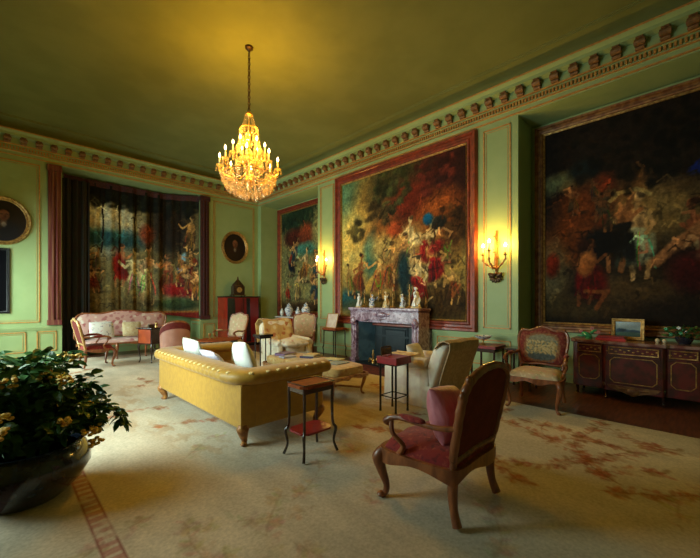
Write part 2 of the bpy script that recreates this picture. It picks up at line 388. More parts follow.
# central tapestry (generic pastoral with draped figures)
c1 = Canvas(400, 400, (.52, .42, .20))
c1.blob(.1, .8, .35, .4, (.34, .47, .33), soft=.7); c1.blob(.28, .80, .13, .2, (.72, .55, .24), soft=.8); c1.blob(.14, .50, .20, .26, (.78, .66, .33), soft=.9)
c1.blob(.6, .9, .4, .2, (.22, .20, .11), soft=.8); c1.blob(.9, .8, .2, .35, (.18, .08, .06), soft=.8); c1.blob(.5, .68, .16, .14, (.36, .22, .10), soft=.8)
c1.blob(.62, .74, .15, .14, (.36, .12, .06), soft=.9); c1.blob(.84, .62, .16, .14, (.48, .24, .09), soft=.9); c1.blob(.4, .55, .16, .10, (.46, .26, .10), soft=1)
foliage(c1, .45, .85, .16, (.22, .24, .12), 60, 1); foliage(c1, .15, .62, .07, (.30, .26, .12), 22, 2); foliage(c1, .78, .9, .14, (.32, .12, .08), 50, 3); foliage(c1, .35, .70, .1, (.25, .20, .10), 30, 4)
foliage(c1, .9, .55, .12, (.25, .16, .07), 40, 12)
c1.blob(.30, .42, .07, .14, (.22, .38, .30), soft=.9); c1.blob(.42, .47, .12, .10, (.62, .52, .28), soft=.9)
c1.blob(.10, .12, .18, .08, (.10, .24, .24), soft=.7); c1.blob(.6, .05, .5, .10, (.34, .27, .11), soft=.7); c1.blob(.85, .12, .22, .10, (.24, .17, .07), soft=.8)
sk = (.74, .56, .30)
c1.figure(.17, .14, .34, (.56, .36, .18), (.40, .20, .10), .1); c1.figure(.10, .16, .25, (.60, .48, .26), (.48, .36, .16), -.1)
c1.figure(.33, .12, .38, sk, (.52, .32, .14), .22, -1, (.58, .46, .20)); c1.figure(.44, .14, .40, (.64, .46, .22), (.48, .28, .12), .1, 1)
PALE = (.86, .72, .46); RED = (.50, .10, .09)
c1.blob(.62, .42, .13, .16, (.62, .46, .24), soft=.9); c1.figure(.86, .34, .30, (.66, .46, .26), (.40, .26, .12), -.2, -1)
c1.figure(.60, .32, .36, PALE, (.66, .54, .32), .05, -1); c1.figure(.72, .30, .34, PALE, RED, .15, 1, (.60, .44, .22)); c1.figure(.52, .24, .34, (.70, .50, .28), (.38, .26, .13), .2, 1)
c1.figure(.82, .20, .32, sk, RED, -.2, -1, (.34, .08, .07)); c1.figure(.58, .10, .34, PALE, (.10, .19, .20), .1, 1, (.5, .42, .24)); c1.figure(.70, .08, .34, PALE, RED, -.1, -1, (.40, .09, .08)); c1.figure(.92, .10, .24, sk, (.36, .22, .10), -.1, -1)
c1.blob(.66, .50, .05, .04, PALE, 20, soft=.6); c1.blob(.80, .44, .06, .03, RED, 35, soft=.7); c1.blob(.66, .24, .05, .03, RED, -30, soft=.7)
c1.blob(.57, .30, .045, .13, (.08, .16, .17), soft=.7); c1.blob(.75, .615, .035, .035, (.05, .30, .42), soft=.5); c1.blob(.82, .58, .05, .04, (.12, .12, .10), 20)
c1.blob(.5, .59, .06, .05, (.62, .26, .12), soft=.7)
for k in range(9): c1.line([(.70+.03*k, .03), (.74+.03*k, .12), (.72+.035*k, .2)], .008, (.18, .12, .05), .7)
for k in range(150):
    rk = random.Random(500+k); x, y = rk.uniform(.35, .98), rk.uniform(.12, .75); cB = c1.a[int(y*399), int(x*399)]
    c1.line([(x, y), (x+rk.uniform(-.03, .03), y+rk.uniform(-.05, .05)), (x+rk.uniform(-.05, .05), y+rk.uniform(-.05, .05))], rk.uniform(.003, .008), tuple(cB*rk.choice((.5, .65, 1.3, 1.5))), .6)
A1 = c1.finish(11)
# small tapestry in the far alcove
c2 = Canvas(220, 300, (.42, .40, .24))
c2.blob(.5, .9, .6, .16, (.10, .16, .10), soft=.7); foliage(c2, .5, .88, .2, (.16, .22, .12), 60, 5); foliage(c2, .2, .8, .12, (.10, .16, .11), 40, 6)
c2.blob(.3, .72, .22, .09, (.26, .10, .06), soft=.7); c2.blob(.55, .74, .15, .10, (.42, .18, .09), soft=.7); c2.blob(.5, .6, .25, .06, (.22, .40, .34), soft=.8); c2.blob(.8, .75, .14, .14, (.50, .48, .30), soft=.8)
c2.figure(.22, .35, .30, (.55, .45, .28), (.05, .07, .12), 0); c2.figure(.5, .28, .36, (.70, .58, .38), (.50, .34, .16), .1, -1); c2.figure(.8, .40, .26, (.62, .36, .18), (.50, .24, .12), 0, -1)
c2.figure(.35, .12, .30, (.68, .54, .34), (.48, .40, .24), .1); c2.figure(.78, .15, .26, (.7, .5, .3), (.62, .06, .10), -.1, -1); c2.blob(.76, .20, .10, .08, (.50, .07, .09), soft=.7)
c2.figure(.15, .1, .22, (.6, .4, .2), (.46, .12, .06), 0); c2.blob(.5, .04, .6, .06, (.20, .14, .07), soft=.7)
crowd(c2, .15, .9, .08, .5, 9, .22, .30, 77, [(.50, .38, .20), (.12, .20, .20), (.46, .14, .09), (.56, .48, .30), (.36, .24, .12)])
foliage(c2, .8, .9, .14, (.40, .38, .22), 40, 78); strokes(c2, 160, 79); A2 = c2.finish(22)
# right tapestry, dark
c3 = Canvas(300, 380, (.10, .07, .05))
c3.blob(.12, .72, .14, .05, (.34, .34, .22), soft=.8); c3.blob(.25, .76, .09, .05, (.05, .08, .08), soft=.6); c3.blob(.35, .6, .06, .12, (.40, .15, .07), soft=1); c3.blob(.22, .55, .14, .14, (.34, .16, .06), soft=.9); c3.blob(.5, .56, .09, .13, (.34, .22, .11), soft=.9)
c3.blob(.13, .40, .14, .12, (.36, .17, .06), 20, soft=.8); c3.blob(.06, .24, .10, .16, (.36, .30, .19), soft=.9); c3.blob(.62, .5, .22, .12, (.40, .32, .18), soft=.9); c3.blob(.15, .08, .3, .06, (.22, .17, .09), soft=.8)
c3.blob(.5, .18, .22, .08, (.24, .18, .10), soft=.7); c3.blob(.06, .3, .04, .06, (.42, .12, .05), soft=.6)
c3.figure(.52, .22, .42, (.70, .54, .34), (.50, .50, .38), -.02, -1, (.16, .20, .18)); c3.figure(.40, .26, .40, (.50, .32, .18), (.06, .06, .06), .15, 1, (.05, .06, .07)); c3.blob(.34, .40, .10, .07, (.03, .035, .04), 20, soft=.5)
c3.blob(.28, .20, .08, .08, (.30, .04, .035), soft=.6); c3.figure(.24, .10, .34, (.36, .20, .10), (.28, .045, .04), .1, 1, (.22, .035, .03)); c3.blob(.25, .30, .035, .06, (.52, .30, .14), -10, soft=.5); c3.line([(.25, .17), (.36, .17), (.31, .08)], .012, (.38, .21, .10)); c3.blob(.24, .39, .032, .028, (.12, .05, .03))
c3.figure(.86, .12, .46, (.45, .24, .14), (.42, .36, .26), -.2, -1, (.30, .10, .08)); c3.line([(.60, .30), (.85, .47)], .03, (.50, .33, .20)); c3.blob(.75, .24, .10, .08, (.20, .04, .04), soft=.8)
c3.line([(.35, .56), (.42, .62), (.50, .63), (.56, .60)], .012, (.52, .44, .26)); c3.blob(.80, .68, .06, .03, (.04, .10, .36), 25, soft=.4); c3.blob(.86, .60, .03, .10, (.36, .28, .18), soft=.6)
foliage(c3, .5, .9, .3, (.035, .035, .025), 80, 8); foliage(c3, .85, .85, .2, (.03, .03, .02), 50, 9)
c3.blob(.93, .8, .12, .3, (.03, .03, .03), soft=.4)
crowd(c3, .1, .45, .45, .6, 4, .14, .2, 90, [(.30, .14, .07), (.36, .22, .10), (.20, .16, .10)], (.42, .26, .14)); strokes(c3, 160, 91, .05, .7); A3 = c3.finish(33)
# curtain tapestry
c4 = Canvas(380, 360, (.34, .30, .18))
c4.blob(.27, .70, .30, .24, (.66, .63, .50), soft=.6); c4.blob(.3, .60, .3, .07, (.13, .26, .27), soft=.8); c4.blob(.5, .96, .6, .10, (.06, .06, .04), soft=.6)  # near-black strip along the top paints in the valance shadow
c4.blob(.01, .5, .07, .6, (.07, .07, .05), soft=.8); c4.blob(.78, .75, .16, .26, (.12, .09, .06), soft=.8)  # dark left edge is painted shade at that end of the hanging
for k in range(7):
    foliage(c4, .08+.14*k, .92, .09, (.07, .08, .05), 26, 40+k); c4.line([(.14+.12*k, .5), (.15+.12*k, .95)], .008, (.08, .06, .04))
c4.figure(.38, .24, .36, (.6, .38, .22), (.44, .10, .07), .08, 1, (.34, .06, .05)); c4.blob(.37, .42, .035, .08, (.44, .09, .07), soft=.8); c4.figure(.5, .10, .48, (.66, .6, .42), (.60, .56, .38), 0, -1); c4.figure(.60, .10, .52, (.62, .48, .32), (.58, .52, .34), .03, 1); c4.blob(.6, .66, .06, .08, (.38, .18, .10), soft=.6)
c4.figure(.18, .18, .28, (.55, .35, .2), (.40, .10, .07), 0); c4.figure(.12, .16, .22, (.5, .36, .2), (.36, .16, .10), 0, -1)
c4.figure(.76, .2, .34, (.6, .38, .22), (.40, .18, .10), 0, -1); c4.figure(.95, .16, .30, (.62, .4, .22), (.55, .20, .09), 0, -1); c4.figure(.93, .55, .32, (.6, .45, .25), (.36, .26, .14), .05, -1); c4.blob(.87, .46, .02, .07, (.34, .46, .50), -15, soft=.7); c4.blob(.86, .40, .02, .04, (.14, .24, .36), soft=.7)
c4.blob(.86, .22, .12, .06, (.42, .07, .06), soft=.6); c4.blob(.3, .12, .3, .12, (.34, .28, .15), soft=.8); c4.blob(.84, .10, .16, .05, (.14, .18, .09), soft=.6)
crowd(c4, .08, .30, .12, .35, 4, .18, .24, 95, [(.34, .12, .07), (.40, .30, .16), (.20, .20, .14)]); crowd(c4, .70, .98, .14, .42, 6, .18, .26, 96, [(.40, .12, .07), (.44, .28, .12), (.34, .2, .1)]); strokes(c4, 200, 97); A4 = np.clip(c4.finish(44)*1.12, 0, 1)
A4[:12] = (.40, .10, .06); A4[12:17] = (.5, .3, .12)
# portraits
def portrait(seed, coat):
    c = Canvas(90, 110, (.10, .06, .05)); c.blob(.5, .25, .36, .28, coat, soft=.4); c.blob(.5, .45, .07, .08, (.30, .22, .17), soft=.4)
    c.blob(.5, .68, .18, .15, (.05, .03, .02), soft=.5); c.blob(.5, .63, .12, .14, (.42, .26, .18), soft=.3); c.blob(.53, .62, .02, .05, (.30, .17, .11), soft=.8); c.blob(.45, .66, .025, .012, (.10, .06, .05), soft=.8); c.blob(.56, .66, .025, .012, (.10, .06, .05), soft=.8); c.blob(.5, .55, .035, .012, (.34, .12, .10), soft=.8); c.blob(.5, .40, .05, .06, (.45, .42, .38), soft=.5)
    return c, c.finish(seed, .005, .1)
CP1, AP1 = portrait(51, (.05, .05, .08)); CP2, AP2 = portrait(52, (.12, .05, .04))

# ================================================================== STRUCTURE
def S(b, name, m, **k):
    o = b.build(name, m, smooth=False, **k); o['kind'] = 'structure'; return o
T = .70
b = MB().box(XW0-.5, XW1+T+.2, YW0-.3, YW1+T+.2, -.12, 0); S(b, 'floor', M['wood_floor'])
# walls
b = MB()
ZN = 4.67; NA, NB = (7.72, 10.75), (-.73, 2.30)
b.box(XW1, XW1+T, 2.30, 7.72, 0, ZN).box(XW1, XW1+T, 10.75, YW1+.02, 0, ZN).box(XW1, XW1+T, YW0-.02, -.73, 0, ZN)
b.box(XW1, XW1+T, YW0-.02, YW1+.02, ZN, ZC+.15).box(XW1+T, XW1+T+.15, YW0-.2, YW1+.8, 0, ZC+.15)
S(b, 'wall_right', M['green'])
OX0, OX1 = 1.14, 4.44
b = MB().box(XW0-.3, OX0, YW1, YW1+T, 0, ZN).box(OX1, XW1+.001, YW1, YW1+T, 0, ZN).box(XW0-.3, XW1+.001, YW1, YW1+T, ZN, ZC+.15).box(XW0-.3, XW1+T, YW1+T, YW1+T+.15, 0, ZC+.15)
S(b, 'wall_left', M['green'])
b = MB(); y = YW0-.02; 
WZ0, WZ1 = .35, 2.85
for (wc, ww) in WIN:
    b.box(XW0-.3, XW0, y, wc-ww/2, 0, ZC+.15); b.box(XW0-.3, XW0, wc-ww/2, wc+ww/2, 0, WZ0); b.box(XW0-.3, XW0, wc-ww/2, wc+ww/2, WZ1, ZC+.15); y = wc+ww/2
b.box(XW0-.3, XW0, y, YW1+.02, 0, ZC+.15); S(b, 'wall_front', M['green'])
S(MB().box(XW0-.3, XW1+T+.15, YW0-.2, YW0, 0, ZC+.15), 'wall_back', M['green'])
for i, (wc, ww) in enumerate(WIN):
    b = MB(); y0, y1 = wc-ww/2, wc+ww/2; X = XW0-.2
    for yy in (y0+.035, wc, y1-.035): b.cbox(X, yy, (WZ0+WZ1)/2, .06, .07, WZ1-WZ0)
    for k in range(6): b.cbox(X, wc, lerp(WZ0+.035, WZ1-.035, k/5), .05, ww, .05 if 0 < k < 5 else .07)
    f = S(b, 'window_%d' % (i+1), M['green'])
    g = MB().box(X-.004, X+.004, y0+.02, y1-.02, WZ0+.02, WZ1-.02).build('pane', M['glass'], f, smooth=False)
# ceiling with cove: rectangular ring sweeps
def ring(b, prof, close=False):
    n = len(prof); vs = []
    for d, z in prof: vs += [(XW0+d, YW0+d, z), (XW1-d, YW0+d, z), (XW1-d, YW1-d, z), (XW0+d, YW1-d, z)]
    fs = []
    for i in range(n-1):
        for k in range(4): fs.append((i*4+k, i*4+(k+1) % 4, (i+1)*4+(k+1) % 4, (i+1)*4+k))
    if close: fs += [((n-1)*4+k, (n-1)*4+(k+1) % 4, (k+1) % 4, k) for k in range(4)]
    return b.add(vs, fs)
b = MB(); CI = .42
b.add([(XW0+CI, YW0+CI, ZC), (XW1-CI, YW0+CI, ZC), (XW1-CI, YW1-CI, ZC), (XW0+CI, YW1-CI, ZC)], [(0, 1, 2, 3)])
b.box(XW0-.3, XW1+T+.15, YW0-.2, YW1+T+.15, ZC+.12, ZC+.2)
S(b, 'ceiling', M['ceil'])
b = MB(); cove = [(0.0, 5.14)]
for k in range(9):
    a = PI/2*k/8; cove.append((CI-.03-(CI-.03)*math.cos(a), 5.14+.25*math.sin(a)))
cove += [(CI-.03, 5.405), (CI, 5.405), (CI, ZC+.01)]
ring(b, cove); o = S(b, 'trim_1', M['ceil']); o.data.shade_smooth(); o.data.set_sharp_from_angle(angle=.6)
b = MB(); ring(b, [(0, 4.70), (.025, 4.71), (.03, 4.77), (.05, 4.79), (.05, 4.90), (.08, 4.92), (.08, 5.06), (.20, 5.08), (.20, 5.13), (.25, 5.17), (.25, 5.20), (0, 5.205)])
S(b, 'trim_2', M['green'])
b = MB()
for d, z in ((.052, 4.785), (.082, 4.915), (.252, 5.185), (.022, 4.70)): ring(b, [(d-.02, z-.009), (d+.012, z-.009), (d+.012, z+.011), (d-.02, z+.011)], True)
S(b, 'trim_3', M['gold_line'])
# modillions + dentils as ornament along the cornice
b = MB()
def along(fn, step, n_off=0):
    for wall in 'BACD':
        a0, a1 = (YW0, YW1) if wall in 'BC' else (XW0, XW1)
        n = int((a1-a0-.3)/step)
        for k in range(n+1):
            p = (a0+a1)/2+(k-n/2)*step; fn(wall, p)
def place(wall, p, d0, d1, z0, z1, w, bb):
    if wall == 'B': bb.box(XW1-d1, XW1-d0, p-w/2, p+w/2, z0, z1)
    if wall == 'C': bb.box(XW0+d0, XW0+d1, p-w/2, p+w/2, z0, z1)
    if wall == 'A': bb.box(p-w/2, p+w/2, YW1-d1, YW1-d0, z0, z1)
    if wall == 'D': bb.box(p-w/2, p+w/2, YW0+d0, YW0+d1, z0, z1)
def modillion(wall, p):
    w = .085; st = len(b.v)
    b.prism([(.06, 5.075), (.195, 5.075), (.195, 5.06), (.15, 5.045), (.06, 5.0)], -w/2, w/2, 'y')
    for (d, z, r, ww) in ((.148, 5.015, .046, .120), (.105, 4.955, .030, .10)):
        b.tube([(d, -ww/2, z), (d, ww/2, z)], r, 12); b.tube([(d, -ww/2-.008, z), (d, ww/2+.008, z)], r*.45, 8)
    b.prism([(.07, 5.0), (.12, 5.0), (.12, 4.95), (.09, 4.93), (.07, 4.94)], -w/2, w/2, 'y')
    if wall == 'B': Mx = Matrix(((-1, 0, 0, XW1), (0, 1, 0, p), (0, 0, 1, 0), (0, 0, 0, 1)))
    elif wall == 'C': Mx = Matrix(((1, 0, 0, XW0), (0, 1, 0, p), (0, 0, 1, 0), (0, 0, 0, 1)))
    elif wall == 'A': Mx = Matrix(((0, 1, 0, p), (-1, 0, 0, YW1), (0, 0, 1, 0), (0, 0, 0, 1)))
    else: Mx = Matrix(((0, 1, 0, p), (1, 0, 0, YW0), (0, 0, 1, 0), (0, 0, 0, 1)))
    b.xf(Mx, st)
along(modillion, .265); S(b, 'trim_4', M['modil'])
b = MB(); along(lambda w, p: place(w, p, .04, .085, 4.815, 4.875, .026, b), .052); S(b, 'trim_5', M['gold_line'])
# dado rail, baseboards, panel mouldings
def seg(wall, a0, a1, d0, d1, z0, z1, bb, base=0):
    if wall == 'B': bb.box(XW1+base-d1, XW1+base-d0, a0, a1, z0, z1)
    if wall == 'A': bb.box(a0, a1, YW1+base-d1, YW1+base-d0, z0, z1)
    if wall == 'C': bb.box(XW0+d0, XW0+d1, a0, a1, z0, z1)
    if wall == 'D': bb.box(a0, a1, YW0+d0, YW0+d1, z0, z1)
rail, base_r, base_l = MB(), MB(), MB(); gl = MB(); field = MB()
def panel(wall, a0, a1, z0, z1, g=.022, base=0):
    for (p, q, r, s_) in ((a0, a1, z0, z0+g), (a0, a1, z1-g, z1), (a0, a0+g, z0, z1), (a1-g, a1, z0, z1)):
        seg(wall, p, q, -.005, .018, r, s_, gl, base)
    h = g+.03
    for (p, q, r, s_) in ((a0+h, a1-h, z0+h, z0+h+.007), (a0+h, a1-h, z1-h-.007, z1-h), (a0+h, a0+h+.007, z0+h, z1-h), (a1-h-.007, a1-h, z0+h, z1-h)):
        seg(wall, p, q, -.005, .008, r, s_, gl, base)
def dado(wall, a0, a1, bb, base=0):
    seg(wall, a0, a1, -.005, .045, .80, .84, rail, base); seg(wall, a0, a1, -.005, .028, .765, .80, rail, base)
    seg(wall, a0, a1, -.005, .030, 0, .15, bb, base); seg(wall, a0, a1, -.005, .018, .15, .18, bb, base); seg(wall, a0, a1, -.005, .032, .150, .158, gl, base)
dado('A', XW0, OX0, base_l); dado('A', OX1, XW1, base_l); dado('A', OX0, OX1, base_l, T)
dado('B', 2.30, 4.0, base_r); dado('B', 5.92, 7.72, base_r); dado('B', 10.75, YW1, base_r)
dado('B', 7.72, 10.75, base_r, T); dado('B', -.73, 2.30, base_r, T)
panel('A', -.66, .74, .93, 4.58); panel('A', 4.86, 6.28, .93, 4.58)
panel('A', -.66, .50, .25, .72); panel('A', .68, 1.04, .25, .72); panel('A', 4.54, 4.90, .25, .72); panel('A', 5.0, 6.3, .25, .72)
panel('B', 2.42, 2.92, .93, 4.58); panel('B', 7.04, 7.60, .93, 4.58)
panel('B', 2.42, 3.9, .25, .72); panel('B', 6.05, 7.6, .25, .72)
rail_o = S(rail, 'trim_6', M['green']); S(gl, 'trim_7', M['gold_line']); S(base_l, 'baseboard_left', M['green']); S(base_r, 'baseboard_right', M['green'])
b = MB(); 
for wall, a0, a1 in (('A', OX0, OX1),):
    b.box(OX1-.03, OX1, YW1+.03, YW1+T, .80, .84); b.box(OX1-.02, OX1, YW1+.10, YW1+T-.1, .25, .27).box(OX1-.02, OX1, YW1+.10, YW1+T-.1, .70, .72)
S(b, 'trim_8', M['gold_line'])

# ------------------------------------------------------------------ carpet
CX0, CX1, CY0, CY1 = .02, 5.16, -.45, 10.85
NX, NY = 380, 780
cc = Canvas(NX, NY, (.76, .71, .62))
wx = CX0+cc.U*(CX1-CX0); wy = CY0+cc.V*(CY1-CY0)
f1 = fbm(NY, NX, 30, 71); f2 = fbm(NY, NX, 60, 81, 3); f0 = fbm(NY, NX, 6, 91)
cc.a *= (1+(f0-.5)[..., None]*.25)
cc.a *= (1+(f1-.5)[..., None]*.18)
mx_, my_ = 2.84, 5.0
rad = np.sqrt(((wx-mx_)/1.0)**2+((wy-my_)/1.25)**2); ang = np.arctan2((wy-my_)/1.25, wx-mx_)
rr_ = 1.72+.14*np.cos(8*ang)
ringm = np.clip(1-np.abs(rad-rr_)/.30, 0, 1)*np.clip((f2-.47)*9, 0, 1)
cc.mask(ringm, (.60, .44, .28), .35)
cc.mask(np.clip(1-rad/1.45, 0, 1)**.5*np.clip((f1-.35)*3, 0, 1), (.48, .32, .18), .55)
def local(x, y, r):
    i0, i1 = np.searchsorted(wx[0], x-r), np.searchsorted(wx[0], x+r); j0, j1 = np.searchsorted(wy[:, 0], y-r), np.searchsorted(wy[:, 0], y+r)
    return slice(max(j0, 0), max(j1, 0)), slice(max(i0, 0), max(i1, 0))
def petal(x, y, L, w, a, col, al):
    sl = local(x, y, L*1.2)
    if wx[sl].size == 0: return
    dx, dy = wx[sl]-x, wy[sl]-y; u = dx*math.cos(a)+dy*math.sin(a); v = -dx*math.sin(a)+dy*math.cos(a)
    mk = np.clip((1.2-np.sqrt((u/L)**2+(v/w)**2))/.5, 0, 1)[..., None]*al*np.clip((f2[sl]-.30)*5, .2, 1)[..., None]
    cc.a[sl] = cc.a[sl]*(1-mk)+np.array(col)*mk
def spray(x, y, L, a, seed, n=26, col=(.50, .25, .16), al=.6):
    r = random.Random(seed); px, py = x, y; th = a; cv = r.choice((-1, 1))*r.uniform(.6, 1.6)
    for k in range(n):
        th += cv*L/n+r.uniform(-.12, .12); px += L/n*math.cos(th); py += L/n*math.sin(th)
        petal(px, py, L/n*.8, .010, th, tuple(c*.85 for c in col), al*.8)
        if k % 2:
            sd = r.choice((-1, 1)); c2_ = tuple(c*r.uniform(.8, 1.25) for c in col); q = r.uniform(.035, .075)
            petal(px+math.cos(th+sd*.9)*q, py+math.sin(th+sd*.9)*q, q, q*.38, th+sd*.9, c2_, al)
        if k % 9 == 4:
            for i in range(6): aa = i*PI/3; petal(px+.05*math.cos(aa), py+.05*math.sin(aa), .045, .026, aa, tuple(c*r.uniform(.85, 1.2) for c in col), al)
rsp = random.Random(12)
EXTRA = [(rsp.uniform(3.2, 4.9), rsp.uniform(-.2, 1.9), rsp.uniform(.6, 1.1), rsp.uniform(0, 6.28)) for _ in range(11)]+[(rsp.uniform(.7, 3.2), rsp.uniform(.8, 3.0), rsp.uniform(.5, .9), rsp.uniform(0, 6.28)) for _ in range(9)]
for k, (x, y, L, a) in enumerate(EXTRA+[(4.2, .6, 1.1, .9), (4.7, 1.3, 1.2, 2.8), (3.9, 1.2, 1.0, -.6), (4.6, .2, .9, 1.8), (3.4, .9, .8, .1), (4.1, 2.0, .8, 2.2), (1.2, 4.4, .8, .3), (.9, 5.0, .9, 1.2), (1.5, 2.1, .7, 0),
                                  (2.3, 1.0, .8, .6), (1.1, 3.2, .8, 1.2), (1.6, 6.6, .9, .4), (1.0, 7.6, 1, 1.3), (.8, 8.6, .8, .2), (3.0, .1, .9, .2), (4.4, 3.4, .7, 1.4), (4.5, 6.5, .9, 1.8), (1.8, 1.6, .7, .8), (1.1, 1.6, .8, 1.7)]):
    spray(x, y, L, a, 300+k, col=(.56, .30, .17) if x > 3 or y > 4 else (.64, .52, .38), al=.42 if x > 3 or y > 4 else .28)
bd = np.minimum(np.minimum(wx-.42, 99), np.minimum(wy+.1, 99))
for lo, hi, col, al in ((.0, .016, (.52, .28, .25), .7), (.020, .095, (.66, .42, .38), .6), (.10, .116, (.52, .28, .25), .7)):
    inb = ((bd > lo) & (bd < hi)).astype(float)
    if hi-lo > .05: inb *= .55+.45*np.sign(np.sin(wy*2*PI/.085)+.3)
    cc.mask(inb*np.clip((f2-.2)*5, .3, 1), col, al)
AC = np.clip(cc.a, 0, 1)
b = MB().grid(lambda u, v: (lerp(CX0, CX1, u), lerp(CY0, CY1, v), .0125), NX-1, NY-1).box(CX0, CX1, CY0, CY1, .001, .012)
M['carpet'] = painted('wool_carpet', .95, .1, 500, .14)
cp = b.build('carpet', M['carpet'], smooth=False, paint=cc.sampler(AC, lambda c: (c[:, 0]-CX0)/(CX1-CX0), lambda c: (c[:, 1]-CY0)/(CY1-CY0)))
tag(cp, 'pale cream wool carpet with faded rose floral sprays covering most of the floor', 'carpet')
b = MB().box(5.17, 5.86, 4.0, 5.92, 0, .012)
tag(b.build('hearth_rug', mat('dark_red_rug', (.14, .02, .018), .95, c2=(.06, .014, .012), scale=14), bevel=.004), 'narrow dark red rug on the floor in front of the fireplace', 'rug')

# ------------------------------------------------------------------ framed pictures on the fireplace wall
def frame_bars(b, wall, x, a0, a1, z0, z1, w, dep, prof=None):
    """moulded frame: mitred sweep around a rectangle on a plane facing -X (wall B) or -Y (wall A)"""
    prof = prof or [(0, 0), (0, .55), (.10, 1.0), (.30, .95), (.42, .6), (.62, .55), (.75, .8), (.9, .7), (1.0, .25), (1, 0)]
    vs = []; n = len(prof)
    for t, d in prof:
        q = t*w; dd = d*dep
        for (a, z) in ((a0+q, z0+q), (a1-q, z0+q), (a1-q, z1-q), (a0+q, z1-q)):
            vs.append((x-dd, a, z) if wall == 'B' else (a, x-dd, z))
    fs = [(i*4+k, i*4+(k+1) % 4, (i+1)*4+(k+1) % 4, (i+1)*4+k) for i in range(n-1) for k in range(4)]
    return b.add(vs, fs)
def picture(name, label, cat, wall, x, a0, a1, z0, z1, w, dep, fm, arr, canv, n=(200, 200), flip=True, inner=None, group=None):
    t = thing(name, label, cat, (0, 0, 0), 0, group)
    frame_bars(MB(), wall, x, a0, a1, z0, z1, w, dep).build('frame', fm, t, ang=30)
    if inner: frame_bars(MB(), wall, x-.004, a0+w-.004, a1-w+.004, z0+w-.004, z1-w+.004, .03, dep*.55).build('inner_moulding', inner, t, ang=30)
    p0, p1, q0, q1 = a0+w*.9, a1-w*.9, z0+w*.9, z1-w*.9
    if wall == 'B':
        b = MB().grid(lambda u, v: (x-.02, lerp(p1, p0, u), lerp(q0, q1, v)), *n)
        pf = canv.sampler(arr, lambda c: (p1-c[:, 1])/(p1-p0), lambda c: (c[:, 2]-q0)/(q1-q0))
    else:
        b = MB().grid(lambda u, v: (lerp(p0, p1, u), x-.02, lerp(q0, q1, v)), *n)
        pf = canv.sampler(arr, lambda c: (c[:, 0]-p0)/(p1-p0), lambda c: (c[:, 2]-q0)/(q1-q0))
    b.box(*((x-.018, x-.002, p0, p1, q0, q1) if wall == 'B' else (p0, p1, x-.018, x-.002, q0, q1)))
    b.build('canvas', M['tap'], t, smooth=False, paint=pf)
    return t
picture('framed_tapestry', 'large tapestry of draped figures in a red and gilt frame above the mantelpiece', 'tapestry', 'B', XW1, 3.03, 6.93, .84, 4.66, .20, .10, M['redframe'], A1, c1, (330, 330), inner=M['gold'])
picture('framed_tapestry', 'narrow tapestry in a red frame inside the far alcove, porcelain jars before it', 'tapestry', 'B', XW1+T, 7.76, 10.70, .90, 4.62, .16, .09, M['redframe'], A2, c2, (190, 260), inner=M['gold'])
picture('framed_tapestry', 'dark tapestry with a kneeling red-robed figure above the long chest on the right', 'tapestry', 'B', XW1+T, -.68, 2.24, .88, 4.62, .15, .09, M['frame_dark'], A3, c3, (250, 320), inner=M['gold'])

# ------------------------------------------------------------------ curtain tapestry in the left wall's bay
t = thing('tapestry_hanging', 'wide tapestry hanging in folds like a curtain behind the rose sofa', 'tapestry', (0, 0, 0))
def arc(u):
    x = lerp(1.20, 4.42, u); y = 11.50-.02+0*u
    y = 11.52-(.50*max(0, (u-.72)/.28)**1.3)-(.10*max(0, (.12-u)/.12)**2)
    return x, y
def curt(u, v):
    x, y = arc(u); k = (1-.75*max(0, (u-.72)/.28)); f = .045*k*(.6+.4*v)
    y += f*math.sin(u*2*PI*8.3+.6*math.sin(u*9))-f*.35*math.sin(u*2*PI*19+1.0); x += .02*math.sin(u*2*PI*8.3+1.5)
    zb = lerp(1.10, .88, max(0, (u-.6)/.4)); zt = 4.55
    return (x, y-.06, lerp(zb, zt, v))
b = MB().grid(curt, 380, 220)
o = b.build('tapestry', M['tap'], t, paint=c4.sampler(A4, lambda c: (c[:, 0]-1.20)/3.22, lambda c: (c[:, 2]-.95)/3.6))
MB().grid(lambda u, v: (curt(u, 0)[0], curt(u, 0)[1]-.02, lerp(4.46, 4.62, v)), 200, 2).build('heading_band', M['maroon'], t)
def post(b, x0, x1):
    for k, (q0, q1, d) in enumerate(((0, .28, .07), (.28, .42, .10), (.42, .60, .06), (.60, .74, .10), (.74, 1.0, .07))):
        b.box(lerp(x0, x1, q0), lerp(x0, x1, q1), YW1-d, YW1, .86, 4.62)
b = MB(); post(b, .88, 1.12); b.box(.86, 1.13, YW1-.11, YW1, 4.50, 4.64); b.box(.86, 1.13, YW1-.11, YW1, .86, .98)
b.build('border_post', mat('red_gilt_post', (.11, .012, .012), .6, c2=(.20, .08, .035), scale=3, stretch=(9, 1, .3), thr=(.4, .65)), t, bevel=.004)
b = MB(); post(b, 4.44, 4.70); b.box(4.42, 4.72, YW1-.11, YW1, 4.50, 4.64); b.box(4.42, 4.72, YW1-.11, YW1, .86, .98)
b.build('border_post', M['maroon'], t, bevel=.004)
def dc(u, v): return (lerp(1.16, 1.74, u), 11.30+.05*math.sin(u*2*PI*3.5)+(.02*math.sin(u*2*PI*9)), lerp(.01, 4.5, v))
b = MB().grid(dc, 60, 6); o = b.build('curtain', M['darkgreen']); sd = o.modifiers.new('t', 'SOLIDIFY'); sd.thickness = .006
tag(o, 'dark floor-length curtain at the left end of the hanging tapestry', 'curtain')

